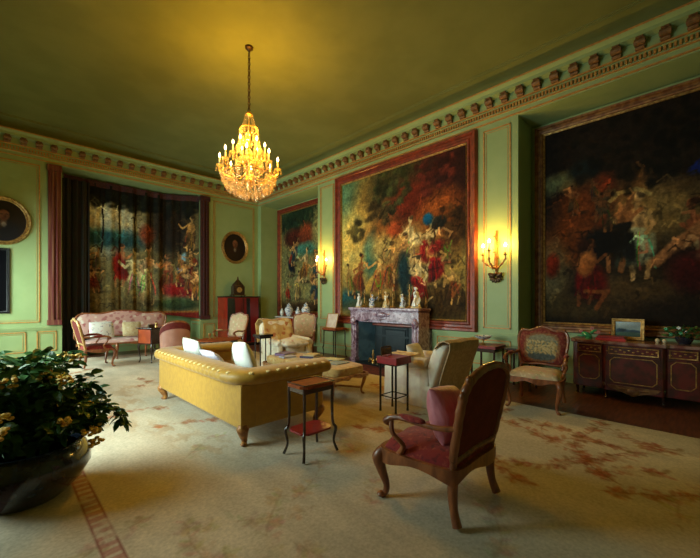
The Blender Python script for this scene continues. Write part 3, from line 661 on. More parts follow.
# ------------------------------------------------------------------ oval portraits
def oval(cx, cz, label, arr, canv):
    t = thing('oval_portrait', label, 'painting', (cx, YW1, cz))
    RX, RZ = .465, .535
    prof = [(1.0, 0), (1.0, .03), (.97, .055), (.92, .05), (.88, .028), (.85, .035), (.82, .03), (.80, .012)]
    vs = []; n = 56
    for s_, d in prof:
        for k in range(n):
            a = 2*PI*k/n; vs.append((RX*s_*math.cos(a), -d, (RZ-(1-s_)*RX)*math.sin(a)))
    fs = [(i*n+k, i*n+(k+1) % n, (i+1)*n+(k+1) % n, (i+1)*n+k) for i in range(len(prof)-1) for k in range(n)]
    MB().add(vs, fs).build('frame', M['gold'], t)
    b = MB(); rx, rz = RX*.81, RZ-.19*RX
    vs = []; fs = []; m = 24
    for j in range(m+1):
        for k in range(n):
            a = 2*PI*k/n; vs.append((rx*j/m*math.cos(a), -.014, rz*j/m*math.sin(a)))
    fs = [(j*n+k, j*n+(k+1) % n, (j+1)*n+(k+1) % n, (j+1)*n+k) for j in range(m) for k in range(n)]
    b.add(vs, fs).build('canvas', M['oil'], t, smooth=False, paint=canv.sampler(arr, lambda c: c[:, 0]/rx/2+.5, lambda c: c[:, 2]/rz/2+.5))
    return t
oval(5.58, 3.17, 'oval gilt-framed portrait on the green panel above the tall red cabinet', AP2, CP2)
oval(.13, 3.20, 'oval gilt-framed portrait at the left edge of the left green wall', AP1, CP1)
t = thing('framed_picture', 'tall black picture hanging under the left oval portrait', 'painting', (0, 0, 0))
frame_bars(MB(), 'A', YW1, -.70, .235, 1.15, 2.60, .06, .04).build('frame', M['ebony'], t)
MB().box(-.66, .19, YW1-.02, YW1-.005, 1.19, 2.56).build('canvas', M['dark'], t)

# ------------------------------------------------------------------ lights
def point(loc, power, parent, col=WARM, r=.02):
    l = bpy.data.lights.new('candle_light', 'POINT'); l.energy = power; l.color = col; l.shadow_soft_size = r
    o = bpy.data.objects.new('candle_light', l); COL.objects.link(o); o.location = loc; o.parent = parent; return o
def candle(b_, loc, h=.11, parent=None, power=0, fr=.016):
    x, y, z = loc
    c = MB().lathe([(.012, 0), (.012, h), (.010, h+.004), (0, h+.004)], 10, loc).build('candle', M['candle'], parent)
    MB().lathe([(0, 0), (fr*.7, .010), (fr, .028), (fr*.7, .050), (0, .078)], 10, (x, y, z+h+.004)).build('flame_bulb', M['shade'], c)
    if power: point((x, y, z+h+.045), power, c, WARM if power == P_CHAND else WARM_S, fr*1.2)
    return c
def drop_mesh(s=1.0):
    b = MB().lathe([(0, 0), (.012*s, -.018*s), (.017*s, -.045*s), (.010*s, -.075*s), (0, -.092*s)], 6); b.lathe([(0, .016*s), (.007*s, .008*s), (0, 0)], 5); return b
t = thing('chandelier', 'lit crystal chandelier hanging on a long chain from the ceiling', 'chandelier', (2.82, 5.06, ZC))
MB().lathe([(.0, 0), (.065, 0), (.06, -.03), (.03, -.05), (.012, -.08), (0, -.08)], 18).build('canopy', M['bronze'], t)
b = MB(); z = -.08; k = 0
while z > -1.00:
    pts = []
    for i in range(12):
        a = 2*PI*i/12; p = (.018*math.cos(a), 0, .036*math.sin(a))
        pts.append((p[0], 0, z-.03+p[2]) if k % 2 else (0, p[0], z-.03+p[2]))
    b.tube(pts, .0065, 6, closed=True); z -= .052; k += 1
b.build('chain', M['bronze'], t)
MB().lathe([(0, -1.0), (.02, -1.01), (.045, -1.04), (.06, -1.07), (.03, -1.09), (.012, -1.12), (.012, -1.30), (.03, -1.33), (.045, -1.37), (.02, -1.42), (.012, -1.6), (.05, -1.66), (.065, -1.72), (.03, -1.78), (.014, -1.84), (.014, -2.0), (.06, -2.06), (.075, -2.12), (.05, -2.2), (.015, -2.26), (0, -2.3)], 16).build('stem', M['brass'], t)
drop = drop_mesh(1.0).build('crystal_drop', M['crystal'], t, smooth=False)
drop_free = True; ndrop = 0
def put_drop(x, y, z, s=1.0):
    global drop_free, ndrop
    if drop_free: o = drop; drop_free = False
    else:
        o = drop.copy(); COL.objects.link(o); o.parent = t
    o.location = (x, y, z); o.scale = (s, s, s); o.rotation_euler = (0, 0, random.uniform(0, 3)); ndrop += 1
arms = []
for tier, (na, rr, zb, zc_, off) in enumerate(((8, .44, -1.95, -1.86, .2), (6, .24, -1.72, -1.64, .5))):
    for k in range(na):
        a = 2*PI*k/na+off; ca, sa = math.cos(a), math.sin(a)
        path = cr([(.03, 0, zb), (rr*.3, 0, zb-.12), (rr*.65, 0, zb-.10), (rr, 0, zb-.02), (rr, 0, zc_-.05)], 5)
        MB().tube([(p[0]*ca, p[0]*sa, p[2]) for p in path], .009, 7).build('arm', M['brass'], t)
        MB().lathe([(0, -.03), (.02, -.028), (.05, -.002), (.055, .004), (.02, .006), (.016, .03), (0, .03)], 12, (rr*ca, rr*sa, zc_-.03)).build('drip_pan', M['crystal'], t)
        candle(None, (rr*ca, rr*sa, zc_), .09, t, P_CHAND, .017)
        for q in range(4):
            aa = a+q*PI/2; put_drop(rr*ca+.05*math.cos(aa), rr*sa+.05*math.sin(aa), zc_-.045, random.uniform(.9, 1.2))
for k in range(24): a = 2*PI*k/24; put_drop(.33*math.cos(a), .33*math.sin(a), -2.16, 1.35)
for k in range(18): a = 2*PI*k/18+.1; put_drop(.22*math.cos(a), .22*math.sin(a), -2.24, 1.3)
# the remaining uncountable pendants and bead strings
b = MB(); bd_ = MB()
def addrop(x, y, z, s):
    st = len(b.v); b.v += []; d = drop_mesh(s); b.add([(p[0]+x, p[1]+y, p[2]+z) for p in d.v], d.f)
rg = random.Random(3)
for ringr, zz, n in ((.40, -2.06, 40), (.36, -2.12, 36), (.28, -2.20, 30), (.13, -2.29, 14), (.10, -1.42, 12), (.14, -1.30, 14), (.17, -1.56, 16), (.2, -1.8, 22), (.42, -1.98, 34), (.3, -2.0, 26)):
    for k in range(n):
        a = 2*PI*k/n+rg.random()*.2; addrop(ringr*math.cos(a), ringr*math.sin(a), zz+rg.uniform(-.015, .015), rg.uniform(.9, 1.35))
o = b.build('hanging_crystals', M['crystal'], t, smooth=False); o['kind'] = 'stuff'
b = MB()
for k in range(12):
    a = 2*PI*k/12
    for (r0, z0, r1, z1, sag) in ((.06, -1.08, .13, -1.30, .03), (.13, -1.30, .20, -1.62, .04), (.20, -1.62, .38, -2.0, .07), (.38, -2.03, .10, -2.28, -.06)):
        for i in range(9):
            u = i/8; r = lerp(r0, r1, u); z = lerp(z0, z1, u)-sag*math.sin(PI*u)
            b.ell((r*math.cos(a), r*math.sin(a), z), (.009, .009, .011), 6, 4)
for (r, z) in ((.13, -1.30), (.20, -1.60), (.40, -2.04), (.34, -2.14), (.23, -2.22)): b.tube([(r*math.cos(2*PI*k/28), r*math.sin(2*PI*k/28), z) for k in range(28)], .005, 5, closed=True)
o = b.build('bead_strings', M['crystal'], t); o['kind'] = 'stuff'
for (r, z) in ((.135, -1.29), (.40, -2.03)):
    MB().tube([(r*math.cos(2*PI*k/32), r*math.sin(2*PI*k/32), z) for k in range(32)], .009, 6, closed=True).build('brass_hoop', M['brass'], t)

def sconce(y, zc_, label):
    t = thing('wall_sconce', label, 'sconce', (XW1, y, zc_), 0, 'gilt candle sconces on the green piers')
    # local: -X into the room
    MB().tube([(-.03, 0, -.30), (-.035, 0, .0), (-.03, .01, .25), (-.03, -.004, .50)], [.02, .035, .028, .022], 8).build('back_stem', M['walnut_gilt'], t)
    b = MB()
    for k in range(9):
        a = lerp(-2.2, 2.2, k/8); b.ell((-.05, .075*math.sin(a), -.34-.06*math.cos(a)), (.02, .028, .05), 8, 6, M=Matrix.Rotation(a, 3, 'X'))
    b.ell((-.07, .07, -.30), (.03, .07, .04), 10, 6, M=Matrix.Rotation(.5, 3, 'X')); b.ell((-.07, -.07, -.30), (.03, .07, .04), 10, 6, M=Matrix.Rotation(-.5, 3, 'X')); b.ell((-.08, 0, -.29), (.035, .03, .03), 10, 6)
    b.build('ribbon_bow', M['bronze'], t)
    for k in range(6):
        pass
    b = MB()
    for k in range(16):
        a = k*.9; b.ell((-.05-.015*math.cos(a), .035*math.sin(a), -.2+.04*k), (.012, .012, .028), 6, 5, M=Matrix.Rotation(a, 3, 'X'))
    b.build('leaf_ornament', M['walnut_gilt'], t)
    for (yy, xx, zz) in ((-.20, -.13, .05), (.20, -.13, .07), (.04, -.24, .13)):
        path = cr([(-.04, 0, -.18), (xx*.6, yy*.35, -.16), (xx, yy*.95, -.05), (xx, yy, zz)], 6)
        a_ = MB().tube(path, interp([.016, .012, .010], len(path)), 8)
        for i in (4, 9, 13): p = path[i]; a_.ell(p, (.015, .022, .03), 8, 6, M=Matrix.Rotation(.8, 3, 'X'))
        a_.build('arm', M['walnut_gilt'], t)
        MB().lathe([(0, -.02), (.015, -.018), (.038, 0), (.042, .006), (.02, .008), (.018, .035), (0, .035)], 12, (xx, yy, zz)).build('drip_pan', M['gold'], t)
        candle(None, (xx, yy, zz+.03), .10, t, P_SCONCE, .028)
    return t
sconce(2.67, 2.20, 'three-candle gilt wall sconce on the pier right of the big red-framed tapestry')
sconce(7.42, 2.32, 'three-candle gilt wall sconce on the pier left of the big red-framed tapestry')

# ================================================================== FURNITURE BUILDERS
def cab(x, y, zt, ox, oy, r=.028, h=None, foot=.022):
    """cabriole leg from zt down to the floor, bowing towards (ox, oy)"""
    h = zt
    P = cr([(x, y, zt), (x+ox*.9, y+oy*.9, zt-.16*h), (x+ox*.5, y+oy*.5, zt-.42*h), (x-ox*.25, y-oy*.25, zt-.74*h), (x-ox*.05, y-oy*.05, zt-.92*h), (x+ox*.55, y+oy*.55, .016)], 5)
    b = MB().tube(P, interp([r, r*1.25, r*.95, r*.62, r*.55, foot], len(P)), 9)
    b.ell((x+ox*.55, y+oy*.55, foot*.7), (foot*1.15, foot*1.15, foot*.7), 10, 6)
    return b
def loop_rail(b, out, ztop, hfn, t):
    n = len(out); vs = []
    for i, p in enumerate(out):
        a = out[(i-1) % n]; c = out[(i+1) % n]; d = Vector((c[0]-a[0], c[1]-a[1])).normalized(); nx, ny = d.y, -d.x
        zb = ztop-hfn(i/n)
        vs += [(p[0]+nx*t, p[1]+ny*t, ztop), (p[0]+nx*t*1.25, p[1]+ny*t*1.25, (ztop+zb)/2), (p[0]+nx*t, p[1]+ny*t, zb), (p[0]-nx*t, p[1]-ny*t, zb), (p[0]-nx*t, p[1]-ny*t, ztop)]
    fs = [(i*5+k, i*5+(k+1) % 5, ((i+1) % n)*5+(k+1) % 5, ((i+1) % n)*5+k) for i in range(n) for k in range(5)]
    b.add(vs, fs)
def dome(b, out, z0, h, rings=8, cx=0, cy=0, p=2.6):
    n = len(out); vs = [(cx+(q[0]-cx), cy+(q[1]-cy), z0-.03) for q in out]
    for j in range(rings+1):
        s_ = 1-j/rings; z = z0+h*(1-s_**p)**(1/p)
        vs += [(cx+(q[0]-cx)*max(s_, 1e-3), cy+(q[1]-cy)*max(s_, 1e-3), z) for q in out]
    fs = [(j*n+k, j*n+(k+1) % n, (j+1)*n+(k+1) % n, (j+1)*n+k) for j in range(rings+1) for k in range(n)]
    b.add(vs, fs)
def seat_outline(w, d, ser=.03, back=.9):
    pts = [(-w/2, d*.36), (-w*.42, d*.47), (-w*.2, d*.47+ser*.3), (0, d*.47+ser), (w*.2, d*.47+ser*.3), (w*.42, d*.47), (w/2, d*.36), (w*.5, 0), (w/2*back, -d*.40), (w*.40*back, -d/2), (0, -d/2), (-w*.40*back, -d/2), (-w/2*back, -d*.40), (-w*.5, 0)]
    return [(p.x, p.y) for p in cr([(a, b_, 0) for a, b_ in pts], 4, True)]
def back_outline(w, z0, z1, arch=.05, waist=.86, rnd=False):
    h = z1-z0
    if rnd:
        pts = [(-w*.36, z0), (-w*.445, z0+.05*h), (-w*.475, z0+.35*h), (-w*.49, z0+.62*h), (-w*.465, z0+.80*h), (-w*.36, z0+.92*h), (-w*.18, z0+.985*h), (0, z1), (w*.18, z0+.985*h), (w*.36, z0+.92*h), (w*.465, z0+.80*h), (w*.49, z0+.62*h), (w*.475, z0+.35*h), (w*.445, z0+.05*h), (w*.36, z0), (0, z0+.012)]
        return [(p.x, p.y) for p in cr([(a, b_, 0) for a, b_ in pts], 5, True)]
    pts = [(-w*.30, z0), (-w/2*waist, z0+.04*h), (-w/2*.97, z0+.42*h), (-w/2, z0+.72*h), (-w*.43, z0+.90*h), (-w*.26, z1-arch*.75), (-w*.1, z1-.01), (0, z1), (w*.1, z1-.01), (w*.26, z1-arch*.75), (w*.43, z0+.90*h), (w/2, z0+.72*h), (w/2*.97, z0+.42*h), (w/2*waist, z0+.04*h), (w*.30, z0), (0, z0+.012)]
    return [(p.x, p.y) for p in cr([(a, b_, 0) for a, b_ in pts], 5, True)]
def louis(name, label, cat, loc, rz, w=.64, d=.56, sz=.40, h=1.0, rec=.24, wood='walnut', seatm='redvel', backm=None, backout='backfab', paint=None, arms=True, legs4=True, nfl=1, armm=None, arch=.06, group=None, seat_h=.09, bz=.10, rs=1.0, ow=None, rail_h=.075, rnd=False):
    wood = M[wood]; sm = M[seatm]; bm_ = M[backm or seatm]; t = thing(name, label, cat, loc, rz, group)
    fw = wood if ow is None else M[ow]; rh = rail_h; out = seat_outline(w, d)
    b = MB(); loop_rail(b, out, sz, lambda u: rh*(.75+.25*math.cos(u*2*PI*6)), .02); b.build('seat_rail', wood, t)
    for sx in (-1, 1):
        cab(sx*w*.45, d*.43, sz-.02, sx*.035, .035, .03*rs, foot=.022*rs).build('leg', wood, t)
        P = cr([(sx*w*.40, -d*.46, sz), (sx*w*.405, -d*.45, sz*.6), (sx*w*.415, -d*.47, sz*.3), (sx*w*.43, -d*.52, .02)], 5)
        MB().tube(P, interp([.028*rs, .026*rs, .021*rs, .024*rs], len(P)), 8).build('leg', wood, t)
    for k in range(nfl):
        if nfl > 1: cab(lerp(-w*.45, w*.45, (k+1)/(nfl+1)), d*.47, sz-.02, 0, .04, .03).build('leg', wood, t)
    b = MB(); dome(b, [(x*.97, y*.96) for x, y in out], sz, seat_h, 9); b.build('seat', sm, t)
    # back, reclined about its foot
    bo = back_outline(w*.98, sz+bz, h, arch, rnd=rnd); y0 = -d*.45; ta = math.tan(rec)
    def T_(x, z, off=0): return (x, y0-(z-sz)*ta*(1)+off, z)
    P = [T_(x, z) for x, z in bo]
    b = MB().tube(P, [(.022+.0015*math.sin(i*1.9))*(rs*.5+.5) for i in range(len(P))], 8, closed=True, ax=(1, 1.1))
    for sx in (-1, 1):
        b.tube([(sx*w*.41, -d*.45, sz-.03), T_(sx*w*.42, sz+bz+.03)], [.026, .024], 8)
    zc = h; b.ell(T_(0, h+.004), (.05, .022, .022), 10, 6); b.ell(T_(-.06, h-.008), (.04, .02, .016), 8, 5, M=Matrix.Rotation(.2, 3, 'Y')); b.ell(T_(.06, h-.008), (.04, .02, .016), 8, 5, M=Matrix.Rotation(-.2, 3, 'Y'))
    for sx in (-1, 1):
        for q, zz in ((.5, sz+bz+(h-sz-bz)*.74), (.43, sz+bz+(h-sz-bz)*.9)): b.ell(T_(sx*w*q*.98, zz), (.025, .024, .035), 8, 6)
    b.build('back_frame', fw, t)
    cz = (sz+bz+h)/2-.01; n = len(bo)
    for nm, sg, mm, bul in (('backrest', 1, bm_, .055), ('back_cover', -1, M[backout], .012)):
        vs = []; R = 16
        for j in range(R+1):
            s_ = 1-j/R
            for x, z in bo: vs.append(T_(x*s_*.97, cz+(z-cz)*s_*.975, sg*(.006+bul*(1-s_**3)**.5)))
        fs = [(j*n+k, j*n+(k+1) % n, (j+1)*n+(k+1) % n, (j+1)*n+k) for j in range(R) for k in range(n)]
        MB().add(vs, fs).build(nm, mm, t, paint=paint if (nm == 'backrest' and paint) else None)
    if arms:
        for sx in (-1, 1):
            za = sz+.25; yb = y0-(za-sz)*ta
            P = cr([(sx*w*.475, yb, za+.02), (sx*(w*.50+.015), yb+.14, za+.005), (sx*(w*.52+.02), d*.10, za+.015), (sx*(w*.52+.03), d*.24, za), (sx*(w*.52+.03), d*.31, za-.03), (sx*(w*.52+.015), d*.27, za-.05)], 6)
            b = MB().tube(P, interp([.018, .018, .020, .022, .024, .016], len(P)), 8)
            Q = cr([(sx*(w*.52+.02), d*.24, za-.02), (sx*(w*.52+.035), d*.20, za-.10), (sx*(w*.5+.01), d*.10, za-.18), (sx*w*.49, d*.20, sz-.02)], 6)
            b.tube(Q, interp([.018, .016, .018, .024], len(Q)), 8); b.build('arm', wood, t)
            MB().ell((sx*(w*.51+.018), -.02, za+.025), (.028, .11, .022), 12, 8, .8).build('arm_pad', armm and M[armm] or sm, t)
    return t
def pillow(name, label, m, loc, w, h, t_, rot, cat='cushion', group=None):
    Mx = Matrix.Translation(loc) @ Matrix.Rotation(rot[2], 4, 'Z') @ Matrix.Rotation(rot[1], 4, 'Y') @ Matrix.Rotation(rot[0], 4, 'X')
    b = MB().pillow(w, h, t_, Mx); return tag(b.build(name, M[m]), label, cat, group)

# foreground armchair
louis('armchair', 'carved walnut armchair seen from behind, plum velvet back, nearest the viewer', 'armchair', (2.325, 1.40, .014), 0, w=.68, d=.60, sz=.37, h=1.0, rec=.20, bz=.05, backm='redvel', arch=.10, rs=1.3, rail_h=.10, rnd=True)
pillow('cushion', 'ruched pink silk cushion leaning in the nearest walnut armchair', 'pinksilk', (2.36, 1.33, .615), .46, .44, .24, (math.radians(70), .12, .05))
# right-hand armchair with needlepoint back
def np_paint(co):
    x, z = co[:, 0], co[:, 2]; zc = .76; d = (np.abs(x/.215)**3+np.abs((z-zc)/.19)**3)**(1/3)
    r = np.random.RandomState(4); k = r.rand(len(co))
    n1 = np.sin(x*60+3*np.sin(z*40))*np.sin(z*55+2*np.sin(x*50))
    c = np.tile(np.array([.17, .028, .022]), (len(co), 1)); c[n1 > .35] = (.24, .07, .04)
    inn = d+.12*n1 < 1; c[inn] = (.36, .25, .10); c[inn & (n1 > .2)] = (.46, .36, .18); c[inn & (n1 < -.3)] = (.11, .15, .12); c[inn & (z < zc-.09)] = (.08, .10, .10); c[inn & (z > zc+.10)] = (.22, .20, .13)
    c[(np.abs(d-1) < .06)] = (.24, .11, .05)
    return c
louis('armchair', 'walnut armchair with a needlepoint medallion back beside the long chest', 'armchair', (5.22, 1.62, .014), PI/2+.10, w=.64, d=.62, sz=.42, h=1.04, rec=.20, seatm='beigefab', backm='tapfab', paint=np_paint, arch=.07, wood='walnut', armm='redvel')
# rose sofa on the left wall
louis('sofa', 'carved sofa in rose floral damask below the hanging tapestry', 'sofa', (2.42, 10.50, .014), PI, w=2.10, d=.74, sz=.40, h=1.16, rec=.12, seatm='roseflor', backm='roseflor', backout='roseflor', nfl=2, arch=.10, wood='walnut')
pillow('cushion', 'white floral cushion at the left end of the rose sofa', 'floralwhite', (1.84, 10.38, .72), .56, .46, .15, (math.radians(72), 0, .1))
pillow('cushion', 'tan patterned cushion in the middle of the rose sofa', 'floraltan', (2.48, 10.38, .71), .46, .42, .15, (math.radians(72), 0, -.05))
# side-view armchair on the left
louis('armchair', 'gilt-edged armchair seen in profile left of the rose sofa', 'armchair', (1.56, 9.32, .014), -PI/2+.05, w=.60, d=.54, sz=.40, h=1.04, rec=.24, ow='gilt_bright', seatm='redvel', backm='backfab', armm='redvel')
# small bombe table with window light painted on one side
def leggy_table(name, label, loc, rz, w, d, h, top_t=.03, topm='mahog_top', legm='mahog', apron=.05, r=.016, shelf=None, flare=.03, foot=.014, cat='table', shelfm=None, clip=.0, group=None):
    t = thing(name, label, cat, loc, rz, group)
    o = [(-w/2+clip, -d/2), (w/2-clip, -d/2), (w/2, -d/2+clip), (w/2, d/2-clip), (w/2-clip, d/2), (-w/2+clip, d/2), (-w/2, d/2-clip), (-w/2, -d/2+clip)] if clip else [(-w/2, -d/2), (w/2, -d/2), (w/2, d/2), (-w/2, d/2)]
    MB().prism(o, h-top_t, h).build('table_top', M[topm], t, smooth=False, bevel=.005)
    if clip or apron:
        g = .03; MB().box(-w/2+g, w/2-g, -d/2+g, d/2-g, h-top_t-apron, h-top_t).build('apron', M[legm], t, smooth=False, bevel=.004)
    for sx in (-1, 1):
        for sy in (-1, 1):
            x, y = sx*(w/2-.035), sy*(d/2-.035)
            P = cr([(x, y, h-top_t), (x, y, h*.55), (x+sx*flare*.2, y+sy*flare*.2, h*.40), (x+sx*flare*.7, y+sy*flare*.7, h*.33), (x+sx*flare*.3, y+sy*flare*.3, h*.16), (x+sx*flare, y+sy*flare, .01)], 5) if flare else [(x, y, h-top_t), (x, y, h*.5), (x, y, .04), (x, y, 0)]
            MB().tube(P, interp([r, r*.9, r*.85, r, r*.75, foot], len(P)) if flare else [r, r, r, r*1.25], 8).build('leg', M[legm], t)
    if shelf:
        s_ = .92; MB().prism([(x*s_, y*s_) for x, y in o], shelf-.018, shelf).build('shelf', M[shelfm or topm], t, smooth=False, bevel=.004)
    return t
t = leggy_table('side_table', 'small two-tier mahogany side table beside the yellow sofa arm', (2.10, 2.62, .014), 0, .40, .30, .67, .028, shelf=.245, shelfm='redleather', clip=.06, r=.015, flare=.035)
b = MB(); 
for (x0, x1, y0, y1) in ((-.2, .2, -.15, -.142), (-.2, .2, .142, .15), (-.2, -.192, -.15, .15), (.192, .2, -.15, .15)): b.box(x0*.9, x1*.9, y0*.9, y1*.9, .671, .678)
b.build('gallery_rim', M['mahog'], t, smooth=False)
t = leggy_table('stool_table', 'tall thin-legged stand with a red leather top before the fireplace', (3.67, 2.86, .014), 0, .32, .32, .71, .09, topm='redleather', legm='ebony', apron=.02, r=.014, flare=0)
b = MB()
for s_ in (-1, 1): b.tube([(-.125, s_*.125, .20), (.125, s_*.125, .20)], .008, 6).tube([(s_*.125, -.125, .20), (s_*.125, .125, .20)], .008, 6)
b.build('stretcher', M['ebony'], t)
b = MB().tube([(p[0], p[1], p[2]) for p in cr([(-.13, .10, .70), (-.13, .11, .80), (-.11, .115, .82), (.05, .115, .82), (.07, .11, .80), (.07, .10, .70)], 5)], .008, 7); b.box(-.12, .06, .105, .112, .72, .81)
b.build('back_gallery', M['bronze'], t)
t = thing('work_table', 'small dark table with window light painted orange on one side in front of the rose sofa', 'table', (2.62, 9.14, .014), .5)
MB().box(-.24, .24, -.2, .2, .42, .78).build('body', M['mahog'], t, smooth=False, bevel=.012)
MB().box(-.246, -.238, -.17, .17, .45, .76).build('lit_side_panel', mat('window_lit_orange', (.52, .10, .03), .3, c2=(.36, .06, .02), scale=5), t, smooth=False)  # orange colour stands for window light falling on this face
MB().box(-.27, .27, -.23, .23, .78, .80).build('table_top', M['mahog'], t, smooth=False, bevel=.006)
for sx in (-1, 1):
    for sy in (-1, 1): cab(sx*.21, sy*.17, .44, sx*.02, sy*.02, .02, foot=.014).build('leg', M['mahog'], t)
for k, (x, y, h, m, lab) in enumerate(((2.56, 9.08, .07, 'bronze', 'little bronze box on the work table in front of the rose sofa'), (2.70, 9.18, .10, 'brass', 'little brass cup on the work table in front of the rose sofa'))):
    b = MB().lathe([(0, 0), (.03, 0), (.022, h*.3), (.035, h*.7), (.03, h), (0, h)], 12, (x, y, .815)) if k else MB().box(x-.06, x+.06, y-.04, y+.04, .815, .815+h)
    tag(b.build('trinket_box' if not k else 'cup', M[m], bevel=.004), lab, 'ornament')

# tub armchair seen from behind
t = thing('tub_chair', 'tub armchair in dusty pink, back turned, beyond the far end of the yellow sofa', 'armchair', (2.78, 8.16, .014), -.15)
def tub(u, r0, r1, z): a = PI*(1+u); return (r0*math.cos(a), r1*math.sin(a)*1.0+.02, z)
def th(u): return .62+.34*math.sin(PI*u)**.5
def shell(off, z0):
    def g(u, v):
        z = lerp(z0, th(u), v); rec = 1+.16*(z-.4)
        a = PI*(1+u); return ((.29+off)*rec*math.cos(a), (.29+off)*rec*math.sin(a)+.05, z)
    return g
def cut(off, a, c):
    f = shell(off, .34)
    return lambda u, v: f(u, lerp(a, c, v))
MB().grid(cut(0, 0, .80), 40, 10).build('outer_back', M['pinkfab'], t); MB().grid(cut(.004, .79, 1), 40, 4).build('top_band', M['backfab'], t)
MB().grid(shell(-.06, .40), 40, 10).build('inner_back', M['backfab'], t)
P = [shell(-.03, .3)(k/40, 1) for k in range(41)]; P = [(p[0], p[1], p[2]+.01) for p in P]
MB().tube(P, .034, 10).build('top_rail', M['walnut'], t)
o = [(math.cos(a)*.31, math.sin(a)*.31+.05) for a in [2*PI*k/32 for k in range(32)]]
b = MB(); loop_rail(b, o, .36, lambda u: .07, .02); b.build('seat_rail', M['walnut'], t)
b = MB(); dome(b, o, .36, .12, 8, 0, .05); b.build('seat', M['backfab'], t)
for sx in (-1, 1):
    cab(sx*.24, .30, .33, sx*.03, .03, .026).build('leg', M['walnut'], t); cab(sx*.24, -.2, .33, sx*.03, -.03, .026).build('leg', M['walnut'], t)
# fauteuil in 3/4 view before the red cabinet
louis('armchair', 'light needlepoint armchair facing left in front of the tall red cabinet', 'armchair', (4.12, 8.42, .014), PI/2+.35, w=.58, d=.54, sz=.40, h=1.10, rec=.26, seatm='beigefab', backm='beigefab', backout='beigefab')
louis('armchair', 'beige oval-backed armchair in front of the chest with porcelain jars', 'armchair', (5.30, 6.98, 0), PI*.72, w=.58, d=.54, sz=.42, h=1.12, rec=.20, seatm='beigefab', backm='beigefab', backout='beigefab')
# low dark table behind sofa
t = thing('low_table', 'low oval dark table beyond the yellow sofa cushions', 'table', (3.30, 7.15, .014), 0)
o = [(math.cos(a)*.46, math.sin(a)*.30) for a in [2*PI*k/36 for k in range(36)]]
MB().prism(o, .60, .63).build('table_top', M['mahog_top'], t, bevel=.006)
MB().prism([(x*.85, y*.85) for x, y in o], .54, .60).build('apron', M['mahog'], t)
for sx in (-1, 1):
    for sy in (-1, 1): cab(sx*.27, sy*.15, .56, sx*.03, sy*.03, .022, foot=.016).build('leg', M['mahog'], t)
for k, (x, y) in enumerate(((3.12, 7.2), (3.25, 7.28))):
    b = MB().lathe([(0, 0), (.035, 0), (.01, .02), (.01, .06), (.028, .08), (.03, .12), (0, .12)], 12, (x, y, .646))
    tag(b.build('goblet', M['brass']), 'small brass goblet on the low oval table, %s' % ('nearer the tub chair' if k == 0 else 'nearer the red cabinet'), 'goblet', 'goblets on the low table')

# ------------------------------------------------------------------ yellow sofa
t = thing('sofa', 'long yellow damask sofa with a rolled top seen from behind, white cushions on it', 'sofa', (0, 0, .014))
X0, X1, Y0, Y1 = 1.68, 2.72, 3.16, 5.60; H0, H1 = .17, .60
def panel_box(b, x0, x1, y0, y1, z0, z1): return b.box(x0, x1, y0, y1, z0, z1)
MB().box(X0, X0+.17, Y0, Y1, H0, .64).build('back', M['damask'], t, smooth=False, bevel=.02)
MB().box(X0+.15, X1, Y0, Y0+.17, H0, .64).build('armrest', M['damask'], t, smooth=False, bevel=.02)
MB().box(X0+.15, X1, Y1-.17, Y1, H0, .64).build('armrest', M['damask'], t, smooth=False, bevel=.02)
MB().box(X0+.1, X1-.02, Y0+.1, Y1-.1, H0, .34).build('seat_base', M['damask'], t, smooth=False, bevel=.02)
for k in range(3):
    y0 = lerp(Y0+.18, Y1-.18, k/3); y1 = lerp(Y0+.18, Y1-.18, (k+1)/3)
    MB().ell(((X0+X1)/2+.11, (y0+y1)/2, .40), ((X1-X0-.19)/2+.03, (y1-y0)/2, .085), 24, 12, .35).build('seat_cushion', M['damask'], t)
# rolled top: U-shaped sweep of an oval section, quilted ripple
cen = [(X1+.02, Y0+.05), (X0+.22, Y0+.05), (X0+.09, Y0+.09), (X0+.05, Y0+.22), (X0+.05, Y1-.22), (X0+.09, Y1-.09), (X0+.22, Y1-.05), (X1+.02, Y1-.05)]
path = []
for i in range(len(cen)-1):
    a, c = Vector(cen[i]), Vector(cen[i+1]); n = max(2, int((c-a).length/.03))
    for k in range(n): path.append(a.lerp(c, k/n))
path.append(Vector(cen[-1])); m = len(path); vs = []; ns = 18
dist = 0
for i, p in enumerate(path):
    a = path[max(0, i-1)]; c = path[min(m-1, i+1)]; d = (c-a).normalized(); nr = Vector((-d.y, d.x))  # outward for this winding
    if i: dist += (path[i]-path[i-1]).length
    cx_ = Vector(((X0+X1)/2, (Y0+Y1)/2)); 
    if (p+nr-cx_).length < (p-nr-cx_).length: nr = -nr
    for k in range(ns):
        th_ = 2*PI*k/ns; hx = .165*math.copysign(abs(math.cos(th_))**.85, math.cos(th_)); hz = .078*math.copysign(abs(math.sin(th_))**.85, math.sin(th_))
        q = 1+.035*math.sin(dist*2*PI/.11)*max(0, math.cos(th_-.4))
        vs.append((p.x+nr.x*(hx*q), p.y+nr.y*(hx*q), .672+hz*q+(.0)))
fs = [(i*ns+k, i*ns+(k+1) % ns, (i+1)*ns+(k+1) % ns, (i+1)*ns+k) for i in range(m-1) for k in range(ns)]+[tuple(range(ns)), tuple((m-1)*ns+k for k in range(ns))]
b = MB().add(vs, fs); b.build('rolled_top', M['damask'], t)
tm = mat('pale_gold_silk', (.74, .56, .22), .35, sheen=.3)
tuft = MB().ell((0, 0, 0), (.030, .030, .014), 10, 6).build('tuft_button', tm, t); first = True
